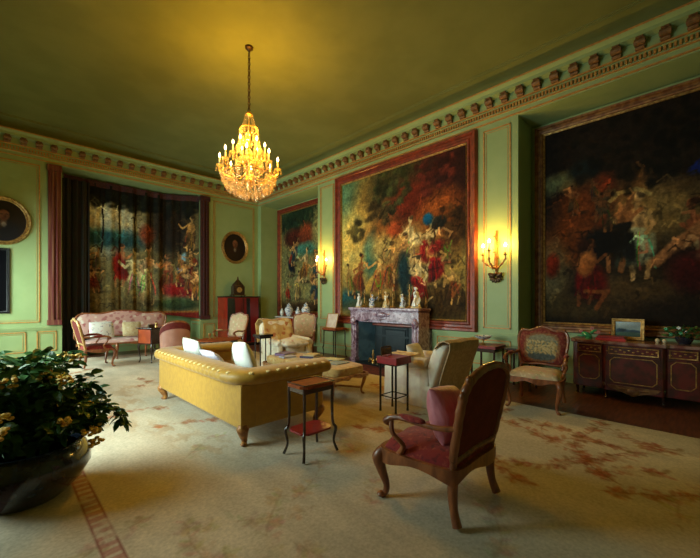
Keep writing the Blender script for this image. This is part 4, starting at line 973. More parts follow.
for i in range(3, m-3, 4):
    p = path[i]; a = path[i-1]; c = path[i+1]; d = (c-a).normalized(); nr = Vector((-d.y, d.x)); cx_ = Vector(((X0+X1)/2, (Y0+Y1)/2))
    if (p+nr-cx_).length < (p-nr-cx_).length: nr = -nr
    o = tuft if first else tuft.copy()
    if not first: COL.objects.link(o); o.parent = t
    first = False; o.location = (p.x+nr.x*.122, p.y+nr.y*.122, .722); o.rotation_euler = (0, 0, 0)
b = MB().tube([(X0-.005, Y0, .602), (X0-.005, Y1, .602)], .008, 6); b.tube([(X0, Y0-.005, .602), (X1, Y0-.005, .602)], .008, 6); b.tube([(X0-.004, Y0-.004, H0), (X0-.004, Y0-.004, .60)], .007, 6)
b.build('piping', M['damask'], t)
for (x, y, ox, oy) in ((X0+.06, Y0+.06, -.03, -.03), (X0+.06, Y1-.06, -.03, .03), (X1-.06, Y0+.06, .03, -.03), (X1-.06, Y1-.06, .03, .03)):
    b = cab(x, y, .20, ox, oy, .05, foot=.026); b.build('leg', M['walnut_gilt'], t)
pillow('cushion', 'large white cushion nearest the corner of the yellow sofa', 'white_fab', (2.06, 3.80, .745), .56, .50, .19, (math.radians(74), .10, PI/2-.2))
pillow('cushion', 'white cushion at the far end of the yellow sofa back', 'white_fab', (2.00, 5.14, .72), .52, .42, .17, (math.radians(72), -.06, PI/2+.08))
pillow('cushion', 'small lavender-white cushion lying between the two white ones on the yellow sofa', 'lav_fab', (2.00, 4.50, .69), .50, .32, .12, (math.radians(48), 0, PI/2))

# ------------------------------------------------------------------ ottoman bench with books
t = thing('upholstered_bench', 'long golden tapestry bench piled with books between sofa and fireplace', 'bench', (3.68, 4.58, .014))
MB().ell((0, 0, .395), (.34, .94, .075), 40, 12, .28).build('seat', M['otto'], t)
out = [(p.x, p.y) for p in cr([(-.33, -.92, 0), (0, -.94, 0), (.33, -.92, 0), (.35, 0, 0), (.33, .92, 0), (0, .94, 0), (-.33, .92, 0), (-.35, 0, 0)], 8, True)]
b = MB(); loop_rail(b, out, .345, lambda u: .06*(.8+.2*math.cos(u*2*PI*12)), .018); b.build('seat_rail', M['walnut_gilt'], t)
for sx in (-1, 1):
    for yy in (-.86, 0, .86): cab(sx*.30, yy, .32, sx*.03, .03*(yy > 0)-.03*(yy < 0), .026, foot=.018).build('leg', M['walnut_gilt'], t)
b = MB()
for s_ in (-1, 1):
    b.tube(cr([(-.28, s_*.84, .10), (0, s_*.55, .12), (.28, s_*.84, .10)], 8), .014, 7); 
b.tube([(0, -.60, .115), (0, .60, .115)], .014, 7); b.build('stretcher', M['walnut_gilt'], t)
def book(label, loc, rz, w, d, h, c):
    t = thing('book', label, 'book', loc, rz, 'books and magazines on the golden bench')
    m = mat('book_cover', c, .4, coat=.2)
    b = MB().box(-w/2, w/2, -d/2, d/2, 0, .004).box(-w/2, w/2, -d/2, d/2, h-.004, h).box(-w/2, -w/2+.004, -d/2, d/2, 0, h); b.build('cover', m, t, smooth=False)
    MB().box(-w/2+.004, w/2-.006, -d/2+.006, d/2-.006, .004, h-.004).build('pages', M['paper'], t, smooth=False)
    return t
ZB = .484
book('thick violet book under the stack at the far end of the golden bench', (3.62, 5.22, ZB), .2, .30, .24, .04, (.16, .09, .20))
book('pale grey book at the far end of the golden bench, edge toward the violet one', (3.49, 4.97, ZB), -.1, .24, .18, .025, (.45, .44, .52))
book('large dark-blue book in the middle of the golden bench', (3.80, 4.72, ZB), .35, .34, .26, .03, (.03, .03, .08))
book('cream book lying on top of the large dark-blue one', (3.80, 4.72, ZB+.031), .45, .26, .2, .02, (.55, .40, .20))
book('blue-grey magazine toward the near end of the golden bench', (3.66, 4.32, ZB), -.25, .30, .23, .010, (.14, .22, .30))
book('pale yellow magazine beside the blue-grey one on the golden bench', (3.86, 4.22, ZB+.012), .3, .22, .28, .010, (.55, .50, .26))
book('black and white magazine at the near end of the golden bench', (3.72, 3.98, ZB), .1, .30, .22, .010, (.22, .30, .34))

# ------------------------------------------------------------------ upholstered armchairs
def club(label, loc, rz, body, lean=.25, w=.80, hb=.90):
    t = thing('armchair', label, 'armchair', loc, rz); mb = M[body]
    MB().ell((0, 0, .20), (w/2-.01, .40, .17), 32, 10, .22).build('base', mb, t)
    MB().ell((0, .03, .43), (w/2-.13, .36, .09), 28, 12, .4).build('seat_cushion', mb, t)
    for sx in (-1, 1):
        b = MB(); st = 0
        b.ell((sx*(w/2-.07), .03, .36), (.075, .38, .22), 24, 12, .35); b.tube([(sx*(w/2-.07), -.30, .575), (sx*(w/2-.07), .30, .56), (sx*(w/2-.07), .40, .54)], [.085, .088, .075], 14)
        b.build('armrest', mb, t)
    b = MB(); b.ell((0, 0, 0), (w/2-.02, .10, (hb-.2)/2), 30, 14, .38)
    b.xf(Matrix.Translation((0, -.40, .2+(hb-.2)/2)) @ Matrix.Rotation(lean, 4, 'X')); b.build('backrest', mb, t)
    b = MB()
    n = 60
    for (x0, y0, x1, y1) in ((-w/2+.01, -.39, w/2-.01, -.39), (w/2-.01, -.39, w/2-.01, .39), (w/2-.01, .39, -w/2+.01, .39), (-w/2+.01, .39, -w/2+.01, -.39)):
        def g(u, v, x0=x0, y0=y0, x1=x1, y1=y1):
            L_ = math.hypot(x1-x0, y1-y0); nx, ny = (y1-y0)/L_, -(x1-x0)/L_; pl = .012*(1-v)*math.sin(u*2*PI*5)+.012
            return (lerp(x0, x1, u)+nx*pl, lerp(y0, y1, u)+ny*pl, lerp(.005, .30, v))
        b.grid(g, 40, 5)
    b.build('skirt', mb, t); return t
club('cream loose-covered armchair with a brown throw over its back, by the fireplace', (4.42, 2.92, .014), 0, 'cream_plain', .34, .80, .90)
def thr(u, v):
    # hangs down the leaning rear of the chair back and over its top edge
    x = lerp(-.40, .40, u)
    pr = [(-.43, .80), (-.50, .885), (-.58, .915), (-.665, .89), (-.665, .80), (-.60, .60), (-.54, .42), (-.49, .25), (-.47, .06)]
    k = v*(len(pr)-1); i = min(int(k), len(pr)-2); f = k-i; y, z = lerp(pr[i][0], pr[i+1][0], f), lerp(pr[i][1], pr[i+1][1], f)
    return (x+.006*math.sin(v*17), y+.006*math.sin(u*2*PI*3), z+.006*math.sin(u*2*PI*2))
b = MB().grid(thr, 40, 50).xf(Matrix.Translation((4.42, 2.92, .014)))
o = b.build('throw', M['throw']); sd = o.modifiers.new('t', 'SOLIDIFY'); sd.thickness = .012
tag(o, 'brown wool throw draped over the back of the cream armchair by the fireplace', 'throw')
pillow('cushion', 'small cream cushion on the arm side of the armchair by the fireplace', 'cream', (4.40, 3.02, .66), .40, .34, .14, (math.radians(65), 0, .1))
b = MB(); b.box(-.10, .10, -.19, .19, 0, .014).xf(Matrix.Translation((4.09, 3.02, .682)))
b.box(4.00, 4.01, 2.83, 3.21, .69, .71).box(4.18, 4.19, 2.83, 3.21, .69, .71)
tag(b.build('arm_tray', M['gilt_bright'], bevel=.003), 'narrow gilt wooden tray resting on the arm of the cream armchair', 'tray')
club('cream armchair under a gold floral throw at the far end of the golden bench', (4.38, 6.30, .014), PI-.10, 'cream', .22, .82, .98)
def thr2(u, v):
    x = lerp(-.33, .36, u); pr = [(.28, .535), (-.18, .545), (-.27, .60), (-.36, .86), (-.44, .99), (-.58, 1.01), (-.70, .90), (-.62, .50)]
    k = v*(len(pr)-1); i = min(int(k), len(pr)-2); f = k-i
    return (x+.02*math.sin(v*9), lerp(pr[i][0], pr[i+1][0], f)+.01*math.sin(u*14), lerp(pr[i][1], pr[i+1][1], f)+.014*math.sin(u*9))
b = MB().grid(thr2, 40, 50).xf(Matrix.Translation((4.38, 6.30, .014)) @ Matrix.Rotation(PI-.10, 4, 'Z'))
o = b.build('throw', M['goldthrow']); sd = o.modifiers.new('t', 'SOLIDIFY'); sd.thickness = .014; sd.offset = 1
tag(o, 'gold and rust floral throw spread over the far cream armchair', 'throw')
pillow('cushion', 'big pale floral cushion on the seat of the far cream armchair', 'cream', (4.28, 5.90, .59), .60, .44, .20, (math.radians(6), 0, -.1))
leggy_table('side_table', 'slim black side table left of the far cream armchair', (3.70, 6.10, .014), 0, .30, .26, .77, .05, topm='ebony', legm='ebony', apron=.03, r=.012, flare=0)

# ------------------------------------------------------------------ fireplace
t = thing('fireplace', 'violet and white marble mantelpiece around a dark iron hearth', 'fireplace', (0, 0, 0))
FX, Fy0, Fy1, FZ = 5.92, 4.02, 5.90, 1.28
def scal(y):  # scalloped soffit of the opening
    u = (y-4.15)/(5.63-4.15); return .985-.035*abs(math.sin(u*PI*4))+.05*math.sin(PI*u)-(.10*(max(0, .08-u)+max(0, u-.92))/.08)
MB().box(FX-.04, XW1-.105, Fy0-.04, Fy1+.04, FZ-.055, FZ).box(FX-.015, XW1-.105, Fy0-.015, Fy1+.015, FZ-.085, FZ-.055).build('mantel_shelf', M['breccia'], t, smooth=False, bevel=.012)
ys = [lerp(4.18, 5.74, k/48) for k in range(49)]
out = [(4.012, FZ-.082)]+[(4.012, 1.0)]+[(4.18, .93)]+[(y, .99-.03*abs(math.sin((y-4.18)/1.56*PI*4))+.045*math.sin(PI*(y-4.18)/1.56)) for y in ys]+[(5.74, .93), (5.908, 1.0), (5.908, FZ-.082)]
b = MB().prism(out, FX+.01, FX+.15, 'x'); 
b.ell((FX, 4.96, 1.13), (.05, .14, .06), 16, 10); b.ell((FX, 4.82, 1.12), (.03, .08, .035), 12, 8); b.ell((FX, 5.10, 1.12), (.03, .08, .035), 12, 8)
for k in range(5): b.ell((FX-.03, 4.96+(k-2)*.045, 1.14), (.02, .02, .05), 8, 6, M=Matrix.Rotation((k-2)*.3, 3, 'X'))
b.build('frieze', M['breccia'], t, ang=35)
for (a, c, s_) in ((4.02, 4.18, 1), (5.74, 5.90, -1)):
    b = MB().box(FX+.02, XW1-.105, a, c, .10, FZ-.08).box(XW1-.11, XW1, a, c, 0, .83); b.box(FX-.03, FX+.14, a-.01, c+.01, 0, .12)
    b.ell((FX+.01, (a+c)/2, .97), (.06, .075, .11), 14, 10); b.ell((FX+.015, (a+c)/2, .60), (.03, .05, .30), 12, 10)
    b.build('jamb', M['breccia'], t, ang=35)
MB().box(FX+.10, XW1-.105, 4.18, 5.74, .95, FZ-.09).build('lintel', M['breccia'], t, smooth=False)
b = MB().box(XW1-.03, XW1-.005, 4.18, 5.74, 0, 1.0)
for (y0, y1, z0, z1) in ((4.6, 5.34, .25, .85), (4.66, 5.28, .31, .79)): frame_bars(b, 'B', XW1-.03, y0, y1, z0, z1, .03, .02)
b.box(XW1-.05, XW1-.03, 4.18, 5.74, .60, .64)
b.build('fireback', M['iron'], t, smooth=False)
for a0, a1, s_ in ((4.18, 4.34, 1), (5.56, 5.74, -1)):
    vs = [(FX+.10, a0 if s_ > 0 else a1, 0), (XW1-.03, a1 if s_ > 0 else a0, 0), (XW1-.03, a1 if s_ > 0 else a0, 1.0), (FX+.10, a0 if s_ > 0 else a1, 1.0)]
    MB().add(vs+[(XW1-.02, a0 if s_ > 0 else a1, 0), (XW1-.02, a0 if s_ > 0 else a1, 1.0)], [(0, 1, 2, 3), (0, 4, 5, 3), (1, 4, 5, 2)]).build('side_lining', mat('lit_blue_grey_iron', (.05, .10, .13), .55, c2=(.02, .05, .07), scale=5), t, smooth=False)  # cheeks in a paler iron than the fireback, light put into the colour
MB().box(FX-.02, XW1-.03, 4.19, 5.73, 0, .03).build('hearth_stone', M['iron'], t, smooth=False)
for k, y in enumerate((5.30, 4.62)):
    t = thing('andiron', 'gilt andiron in the hearth, %s' % ('left of the pair' if k == 0 else 'right of the pair, hidden partly by the red-topped stand'), 'andiron', (FX+.12, y, .032), 0, 'andirons')
    MB().lathe([(0, 0), (.05, 0), (.045, .03), (.018, .06), (.03, .10), (.02, .14), (.036, .19), (.016, .24), (.024, .27), (0, .32)], 14).build('finial', M['brass'], t)
    b = MB().tube(cr([(0, -.13, .005), (0, -.10, .10), (0, -.03, .05), (0, 0, .12), (0, .03, .05), (0, .10, .10), (0, .13, .005)], 6), .014, 8); b.build('scroll_foot', M['brass'], t)
    MB().box(.02, .30, -.012, .012, .05, .07).build('log_bar', M['iron'], t)
def figurine(x, y, z, h, m, label, seed, bm=None):
    def_scale = 1.45; r = random.Random(seed); t = thing('figurine', label, 'figurine', (x, y, z), r.uniform(-1, 1), 'porcelain figurines on the mantel')
    MB().lathe([(0, 0), (.17*h, 0), (.18*h, .03*h), (.15*h, .09*h), (0, .10*h)], 14).build('base', M[bm or 'porcgold'], t)
    b = MB().lathe([(0, .08*h), (.15*h, .10*h), (.13*h, .22*h), (.085*h, .40*h), (.065*h, .52*h), (.095*h, .66*h), (.085*h, .74*h), (.03*h, .80*h), (.025*h, .83*h), (0, .84*h)], 14)
    b.ell((0, 0, .90*h), (.055*h, .06*h, .075*h), 12, 8); b.ell((.0, .02*h, .945*h), (.06*h, .06*h, .05*h), 10, 6)
    s_ = r.choice((-1, 1))
    for q, P in ((1, [(s_*.08*h, 0, .72*h), (s_*.20*h, .02*h, .62*h), (s_*.26*h, -.04*h, .80*h)]), (2, [(-s_*.08*h, 0, .72*h), (-s_*.17*h, -.02*h, .56*h), (-s_*.08*h, -.11*h, .48*h)])):
        b.tube(cr(P, 4), .026*h, 7)
    b.tube(cr([(.10*h, -.05*h, .60*h), (-.02*h, -.12*h, .36*h), (-.14*h, -.06*h, .14*h)], 4), .035*h, 7); b.tube(cr([(-.1*h, 0, .5*h), (-.14*h, .03*h, .3*h), (-.16*h, 0, .12*h)], 4), .03*h, 7)
    b.build('body', M[m], t); t.scale = (def_scale, def_scale, 1)
FG = [(359, .33, 'porc', 'white porcelain figurine at the left end of the mantel'), (372.5, .30, 'porcblue', 'blue and white figurine second from the left on the mantel'), (386, .36, 'porcgold', 'gilded figurine in the middle of the mantel'), (402.5, .30, 'porcblue', 'dark-spotted white figurine second from the right on the mantel'), (416, .44, 'porc', 'tall white figurine on a gilt base at the right end of the mantel')]
for k, (px, h, m, lab) in enumerate(FG):
    q = (px-350)/355; X = 6.06; figurine(X, X*(1-q)/(1+q), FZ+.001, h, m, lab, 20+k)
# gilt candlesticks behind them
for k, (px, h, lab) in enumerate(((364.5, .42, 'gilt candlestick behind the two left figurines on the mantel'), (393, .46, 'gilt candlestick right of the middle figurine on the mantel'), (409.5, .50, 'gilt candlestick beside the tall white figurine on the mantel'))):
    q = (px-350)/355; X = 6.20
    b = MB().lathe([(0, 0), (.06, 0), (.055, .02), (.018, .05), (.026, .12), (.012, .16), (.02, h*.5), (.012, h*.6), (.022, h*.72), (.034, h*.76), (.01, h*.78), (.01, h), (0, h)], 12, (X, X*(1-q)/(1+q), FZ+.001))
    tag(b.build('candlestick', M['gold']), lab, 'candlestick', 'candlesticks on the mantel')

# ------------------------------------------------------------------ chest with porcelain in the far alcove
t = thing('commode', 'red lacquer chest with a pale marble top in the far alcove', 'chest', (6.80, 9.25, 0))
MB().box(-.26, .22, -.72, .72, .14, .88).build('body', M['redcab'], t, smooth=False, bevel=.02)
MB().box(-.30, .24, -.76, .76, .885, .92).build('marble_top', M['marble_white'], t, smooth=False, bevel=.008)
for k in range(2):
    d_ = MB().box(-.275, -.258, -.66, .66, .20+.33*k, .50+.33*k).build('drawer', M['redcab'], t, smooth=False, bevel=.004)
    for s_ in (-1, 1): MB().tube(cr([(-.275, s_*.4-.06, .36+.33*k), (-.30, s_*.4, .345+.33*k), (-.275, s_*.4+.06, .36+.33*k)], 5), .008, 6).build('handle', M['brass'], d_)
for sx in (-.22, .18):
    for sy in (-.66, .66): cab(sx, sy, .18, -.02, .02 if sy > 0 else -.02, .03).build('leg', M['walnut'], t)
for k, (px, h, s_, lab) in enumerate(((282, .26, .6, 'small white vase at the left end of the red chest in the far alcove'), (289, .44, 1.2, 'round blue and white covered jar on the red chest in the far alcove'), (298, .32, .7, 'slender blue and white vase between the two covered jars'), (306, .46, 1.2, 'round covered jar at the right end of the red chest in the far alcove'))):
    q = (px-350)/355; X = 6.74; Y = X*(1-q)/(1+q); t = thing('porcelain_jar', lab, 'jar', (X, Y, .921), 0, 'porcelain on the red chest')
    MB().lathe([(0, 0), (.05*s_, 0), (.06*s_, .03*h), (.11*s_, .35*h), (.12*s_, .52*h), (.08*s_, .70*h), (.045*s_, .76*h), (.055*s_, .80*h), (0, .80*h)], 18).build('body', M['porcblue'] if k else M['porc'], t)
    MB().lathe([(0, .80*h), (.06*s_, .80*h), (.05*s_, .87*h), (.015, .93*h), (.018, .97*h), (0, h)], 14).build('lid', M['porcblue'] if k else M['porc'], t)

# small tables near the piers
leggy_table('side_table', 'small mahogany table with a pale card on it, left of the fireplace', (6.10, 6.66, 0), 0, .40, .50, .745, .05, topm='mahog_top', legm='mahog', apron=.03, r=.015, flare=.025)
t = thing('picture_stand', 'pale framed card propped on the table left of the fireplace', 'picture', (6.02, 6.72, .75))
Mx = Matrix.Rotation(-.25, 4, 'Y')
b = MB().box(0, .02, -.20, .18, 0, .36).xf(Matrix.Rotation(.25, 4, 'Y')); b.build('card', mat('cream_card', (.62, .52, .42), .7, c2=(.55, .40, .32), scale=10), t)
frame_bars(MB(), 'B', .0, -.21, .19, -.008, .37, .018, .012).xf(Matrix.Rotation(.25, 4, 'Y')).build('frame', M['gold_line'], t)
MB().box(.012, .15, -.02, 0, 0, .012).build('easel_strut', M['mahog'], t)
leggy_table('side_table', 'red-topped dark side table with a white dish, right of the fireplace', (6.02, 2.66, 0), 0, .44, .46, .68, .05, topm='redleather', legm='mahog', apron=.06, r=.02, flare=.0)
leggy_table('side_table', 'dark side table touching the pier behind the needlepoint armchair', (6.14, 2.14, 0), 0, .36, .42, .66, .03, topm='mahog', legm='mahog', apron=.06, r=.018, flare=0)
t = thing('dish', 'white porcelain dish on a gilt foot on the red-topped side table', 'dish', (5.98, 2.72, .682))
MB().lathe([(0, 0), (.06, 0), (.05, .012), (.016, .03), (.016, .07), (.04, .09), (0, .09)], 16).build('foot', M['brass'], t)
MB().lathe([(0, .085), (.06, .088), (.11, .11), (.15, .15), (.144, .152), (.10, .125), (0, .11)], 24).build('bowl', M['porcblue'], t)

# ------------------------------------------------------------------ tall red cabinet
t = thing('cabinet', 'tall red and black lacquer cabinet in the far corner under the portrait', 'cabinet', (0, 0, 0))
x0, x1, y0, y1 = 4.98, 6.08, 10.25, 10.90
MB().box(x0, x1, y0, y1, .10, 1.53).build('body', M['redcab'], t, smooth=False, bevel=.008)
MB().box(x0-.02, x1+.02, y0-.03, y1, 1.53, 1.57).build('top', M['ebony'], t, smooth=False, bevel=.006)
MB().box(x0-.01, x1+.01, y0-.01, y1, 0, .10).build('plinth', M['ebony'], t, smooth=False, bevel=.006)
for k in range(2):
    a = lerp(x0, x1, k/2)+.01; c = lerp(x0, x1, (k+1)/2)-.01
    d_ = MB().box(a, c, y0-.018, y0, .13, 1.51).build('door', mat('black_lacquer_red_glints', (.014, .010, .012), .2, c2=(.16, .012, .014), scale=2.2, stretch=(3.2, 1, .12), thr=(.50, .56), coat=.6), t, smooth=False, bevel=.004)  # red streaks on the dark lacquer are painted reflection glints
    MB().ell(((c-.04) if k == 0 else (a+.04), y0-.03, .85), (.012, .014, .03), 8, 6).build('handle', M['brass'], d_)
t = thing('bracket_clock', 'dark bracket clock standing on the tall red cabinet', 'clock', (5.50, 10.58, 1.572))
MB().box(-.19, .19, -.10, .10, .05, .32).build('case', M['mahog'], t, smooth=False, bevel=.01)
b = MB().box(-.22, .22, -.13, .13, .02, .05)
for sx in (-.18, .18):
    for sy in (-.09, .09): b.ell((sx, sy, .02), (.025, .025, .02), 8, 6)
b.build('plinth', M['bronze'], t, smooth=False)
MB().lathe([(.20, .32), (.19, .36), (.12, .44), (.085, .48), (.04, .52), (.02, .55), (.03, .58), (0, .64)], 16, sy=.6).build('dome_top', M['bronze'], t)
f = MB().lathe([(0, 0), (.085, 0), (.085, .012), (0, .012)], 24).xf(Matrix.Translation((0, -.10, .20)) @ Matrix.Rotation(PI/2, 4, 'X')).build('dial', mat('brass_dial', (.32, .22, .10), .4, .6), t)
MB().box(-.003, .003, -.116, -.113, .20, .265).box(0, .04, -.116, -.113, .197, .203).build('clock_hands', M['ebony'], f, smooth=False)

# ------------------------------------------------------------------ long chest on the right
t = thing('commode', 'long dark red chest with gilt mounts along the right wall', 'chest', (0, 0, 0))
CF = 6.42
BR = mat('boulle_red', (.11, .012, .012), .3, c2=(.045, .010, .008), scale=9, coat=.5)
plan = [(7.02, 1.50), (6.56, 1.50), (6.44, 1.46), (6.42, 1.40), (6.42, 1.08), (6.36, 1.04), (6.36, .40), (6.42, .36), (6.42, .02), (6.46, -.04), (6.58, -.08), (7.02, -.08)]
MB().prism(plan, .13, .80).build('body', BR, t, smooth=False, bevel=.008)
MB().prism([(x-.03 if x < 7 else x, y+(.03 if y > .7 else -.03)) for x, y in plan], .80, .845).build('top', mat('dark_red_marble', (.17, .06, .05), .18, c2=(.32, .20, .17), scale=7, coat=.4), t, smooth=False, bevel=.01)
for (a, c, xx) in ((1.08, 1.42, 6.42), (.42, 1.02, 6.36), (.04, .36, 6.42)):
    f = MB().box(xx-.014, xx, a+.01, c-.01, .655, .785).build('drawer', BR, t, smooth=False)
    b = MB(); frame_bars(b, 'B', xx-.012, a+.02, c-.02, .665, .775, .014, .010)
    for k in range(int((c-a)/.05)): b.ell((xx-.016, a+.04+k*.05, .72+.012*(-1)**k), (.006, .018, .010), 6, 4)
    b.build('scroll_mount', M['gold'], f)
    d_ = MB().box(xx-.010, xx, a+.01, c-.01, .24, .64).build('door', BR, t, smooth=False)
    g = .04; o8 = [(a+g+.05, .26), (c-g-.05, .26), (c-g, .31), (c-g, .57), (c-g-.05, .62), (a+g+.05, .62), (a+g, .57), (a+g, .31)]
    MB().tube([(xx-.014, p, q) for p, q in o8], .007, 6, closed=True).build('gilt_border', M['gold'], d_)
b = MB().prism([(6.42, .22), (6.42, .12)], 0, 1) if False else MB()
b.prism([(.42, .22), (1.02, .22), (.98, .17), (.86, .14), (.72, .09), (.58, .14), (.46, .17)], 6.345, 6.37, 'x'); b.ell((6.345, .72, .15), (.015, .08, .05), 12, 8); b.ell((6.345, .60, .18), (.012, .06, .02), 10, 6); b.ell((6.345, .84, .18), (.012, .06, .02), 10, 6)
b.build('apron_mount', M['frame_dark'], t)
for (x, y) in ((6.50, 1.42), (6.50, 0), (6.92, 1.42), (6.92, 0), (6.42, 1.04), (6.42, .40)):
    cab(x, y, .24, -.02, 0, .028, foot=.02).build('leg', M['mahog'], t)
# things on it
t = thing('landscape_picture', 'small gilt-framed landscape propped on the long chest', 'picture', (6.78, .83, .847))
canl = Canvas(60, 40, (.50, .58, .60)); canl.blob(.5, .85, .7, .25, (.62, .70, .74), soft=.6); canl.blob(.5, .32, .6, .12, (.16, .26, .34), soft=.5); canl.blob(.25, .42, .18, .10, (.10, .20, .28), soft=.6); canl.blob(.5, .1, .7, .18, (.20, .30, .26), soft=.5); AL = canl.finish(61, .02, .15)
Mt = Matrix.Rotation(.14, 4, 'Y')
frame_bars(MB(), 'B', 0, -.20, .20, 0, .32, .05, .03).xf(Mt).build('frame', M['gold'], t)
b = MB().grid(lambda u, v: (-.006, lerp(.155, -.155, u), lerp(.045, .275, v)), 60, 40).xf(Mt)
b.build('canvas', M['oil'], t, smooth=False, paint=canl.sampler(AL, lambda c: (.155-c[:, 1])/.31, lambda c: (c[:, 2]-.045)/.23))
MB().box(0, .012, -.19, .19, .005, .31).xf(Mt).build('backing', M['mahog'], t)
MB().box(.02, .14, -.015, .015, 0, .012).build('easel_strut', M['mahog'], t)
def rbook(label, y, z, w, h, c, x=6.56):
    t = thing('book', label, 'book', (x, y, z), .04, 'red books on the long chest'); m = mat('red_binding', c, .4)
    MB().box(-.11, .11, -w/2, w/2, 0, .004).box(-.11, .11, -w/2, w/2, h-.004, h).box(-.11, -.106, -w/2, w/2, 0, h).build('cover', m, t, smooth=False); MB().box(-.105, .105, -w/2+.005, w/2-.005, .004, h-.004).build('pages', M['paper'], t, smooth=False)
rbook('bright red book lying on the long chest, bottom of the pair', 1.00, .846, .36, .035, (.55, .03, .02)); rbook('dark red book lying on top of the bright red one on the long chest', 1.00, .882, .33, .028, (.30, .02, .02))
t = thing('flower_ornament', 'green ceramic bird with pink flowers at the left end of the long chest', 'ornament', (6.62, 1.30, .847))
GR = mat('green_ceramic', (.03, .28, .12), .25, coat=.5)
b = MB().ell((0, .02, .055), (.045, .08, .04), 14, 10, M=Matrix.Rotation(.5, 3, 'X')); b.tube(cr([(0, -.03, .08), (0, -.07, .12), (0, -.11, .13)], 5), [.022]*6+[.014]*5, 8); b.ell((0, .09, .035), (.02, .07, .014), 10, 6); b.lathe([(0, 0), (.05, 0), (.04, .02), (0, .02)], 14); b.build('bird', GR, t)
for k, (y, z) in enumerate(((.10, .11), (-.13, .10), (-.05, .16))):
    b = MB().tube([(0, y*.3, .02), (0, y, z)], .003, 5)
    for i in range(5): b.ell((.0, y+.018*math.cos(i*1.256), z+.018*math.sin(i*1.256)), (.006, .012, .012), 7, 5)
    b.build('flower', mat('pink_petals', (.45, .16, .16), .6), t)
for k, y in enumerate((.475, .40)):
    b = MB().ell((6.62, y, .877), (.03, .028, .03), 14, 10); b.lathe([(0, .86-.86), (.02, 0), (.018, .006), (0, .006)], 10, (6.62, y, .8455))
    tag(b.build('ivory_ball', mat('ivory', (.62, .52, .34), .3, coat=.3)), 'small round ivory ball on the long chest, %s of the two' % ('left' if k == 0 else 'right'), 'ornament', 'ivory balls on the long chest')
t = thing('potted_plant', 'low dark plant with pale and green blossoms at the right end of the long chest', 'plant', (6.66, .20, .847))
MB().lathe([(0, 0), (.06, 0), (.09, .05), (.10, .09), (.09, .10), (0, .09)], 18).build('pot', M['bowl'], t)
b = MB(); rg = random.Random(9)
def leafq(b, c, d, L_, w_, roll):
    d = Vector(d).normalized(); s_ = d.cross(Vector((0, 0, 1)));
    if s_.length < .1: s_ = Vector((1, 0, 0))
    s_.normalize(); s_ = Matrix.Rotation(roll, 3, d) @ s_; n_ = s_.cross(d)
    c = Vector(c); vs = []
    for u, ww in ((0, .1), (.3, .9), (.6, 1.0), (.85, .6), (1, .05)):
        q = c+d*L_*u-Vector((0, 0, 1))*L_*.35*u*u
        vs += [q-s_*w_*ww/2+n_*w_*.15*ww, q, q+s_*w_*ww/2+n_*w_*.15*ww]
    fs = []
    for i in range(4): fs += [(i*3, i*3+1, i*3+4, i*3+3), (i*3+1, i*3+2, i*3+5, i*3+4)]
    b.add(vs, fs)
for k in range(110):
    a = rg.uniform(0, 6.28); e = rg.uniform(0, 1.4); r = rg.uniform(.03, .2); leafq(b, (r*math.cos(a)*.8, r*math.sin(a), .09+rg.uniform(0, .14)), (math.cos(a), math.sin(a), math.sin(e)), .08, .035, rg.uniform(-1, 1))
b.build('foliage', M['leaf'], t)
for k in range(7):
    a = rg.uniform(0, 6.28); r = rg.uniform(.05, .22); b = MB(); cx_, cy_, cz_ = r*math.cos(a)*.7-.04, r*math.sin(a), .16+rg.uniform(-.05, .10)
    for i in range(5): b.ell((cx_, cy_+.013*math.cos(i*1.256), cz_+.013*math.sin(i*1.256)), (.006, .011, .011), 6, 5)
    b.build('flower', M['porc'] if k % 2 else GR, t)

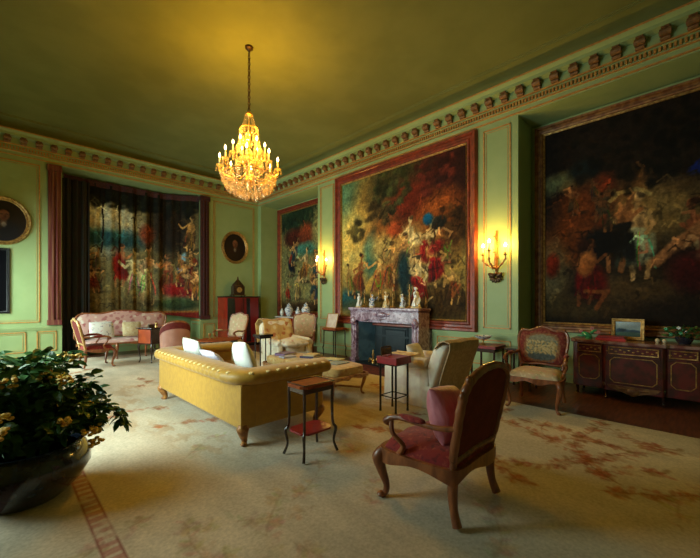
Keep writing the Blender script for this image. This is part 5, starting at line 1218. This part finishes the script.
# ------------------------------------------------------------------ big potted plant at the left
PX, PY = .16, 3.50
t = thing('potted_plant', 'large leafy plant with yellow blossoms in a dark glazed bowl, left foreground', 'plant', (PX, PY, .0))
MB().lathe([(0, 0), (.20, 0), (.24, .03), (.33, .12), (.385, .22), (.385, .30), (.345, .37), (.33, .385), (.345, .40), (.32, .40), (.31, .34), (0, .33)], 40).build('bowl', M['bowl'], t)
MB().lathe([(0, .345), (.31, .345)], 30).build('soil', mat('soil', (.03, .02, .012), .95), t)
b = MB(); sb = MB(); rg = random.Random(5); tips = []
for k in range(60):
    a = rg.uniform(0, 6.28); sp = rg.random()**.6; R_ = .12+.34*sp; H_ = 1.06-.50*sp**1.6+rg.uniform(-.08, .08)
    x1, y1 = R_*math.cos(a), R_*math.sin(a)
    if PX+x1 < -.66: x1 = -.66-PX
    P = cr([(x1*.15, y1*.15, .35), (x1*.5, y1*.5, .35+(H_-.35)*.7), (x1, y1, H_)], 6); sb.tube(P, .005, 5); tips.append((x1, y1, H_))
    for i in range(3, len(P)):
        for q in range(7):
            aa = rg.uniform(0, 6.28); L_ = rg.uniform(.07, .12); p = P[i]
            if PX+p.x < -.60: aa = rg.uniform(-1, 1)
            leafq(b, (p.x+rg.uniform(-.05, .05), p.y+rg.uniform(-.05, .05), p.z+rg.uniform(-.05, .05)), (math.cos(aa), math.sin(aa), rg.uniform(-.3, .7)), L_, L_*.45, rg.uniform(-1.2, 1.2))
# trailing stem on the right side
P = cr([(.20, -.10, .45), (.36, -.16, .64), (.50, -.20, .60), (.56, -.21, .48)], 7); sb.tube(P, .005, 5)
for i in range(6, len(P)):
    for q in range(5):
        aa = rg.uniform(0, 6.28); p = P[i]; leafq(b, p, (math.cos(aa), math.sin(aa), rg.uniform(-.8, .4)), .08, .038, rg.uniform(-1, 1))
b.build('foliage', M['leaf'], t); sb.build('stems', mat('green_stem', (.06, .10, .03), .6), t)
front = [q for q in tips if q[0]*.35-q[1]*.94 > -.12]
for k in range(24):
    x, y, z = front[(k*5) % len(front)]; b = MB()
    dx, dy = rg.uniform(.0, .06), rg.uniform(-.12, -.02); z += rg.uniform(-.22, .06)
    for i in range(12):
        b.ell((x+dx+rg.uniform(-.035, .035), y+dy+rg.uniform(-.035, .035), z+rg.uniform(-.03, .03)), (.017, .017, .012), 6, 4)
    b.build('flower_head', M['flower'], t)
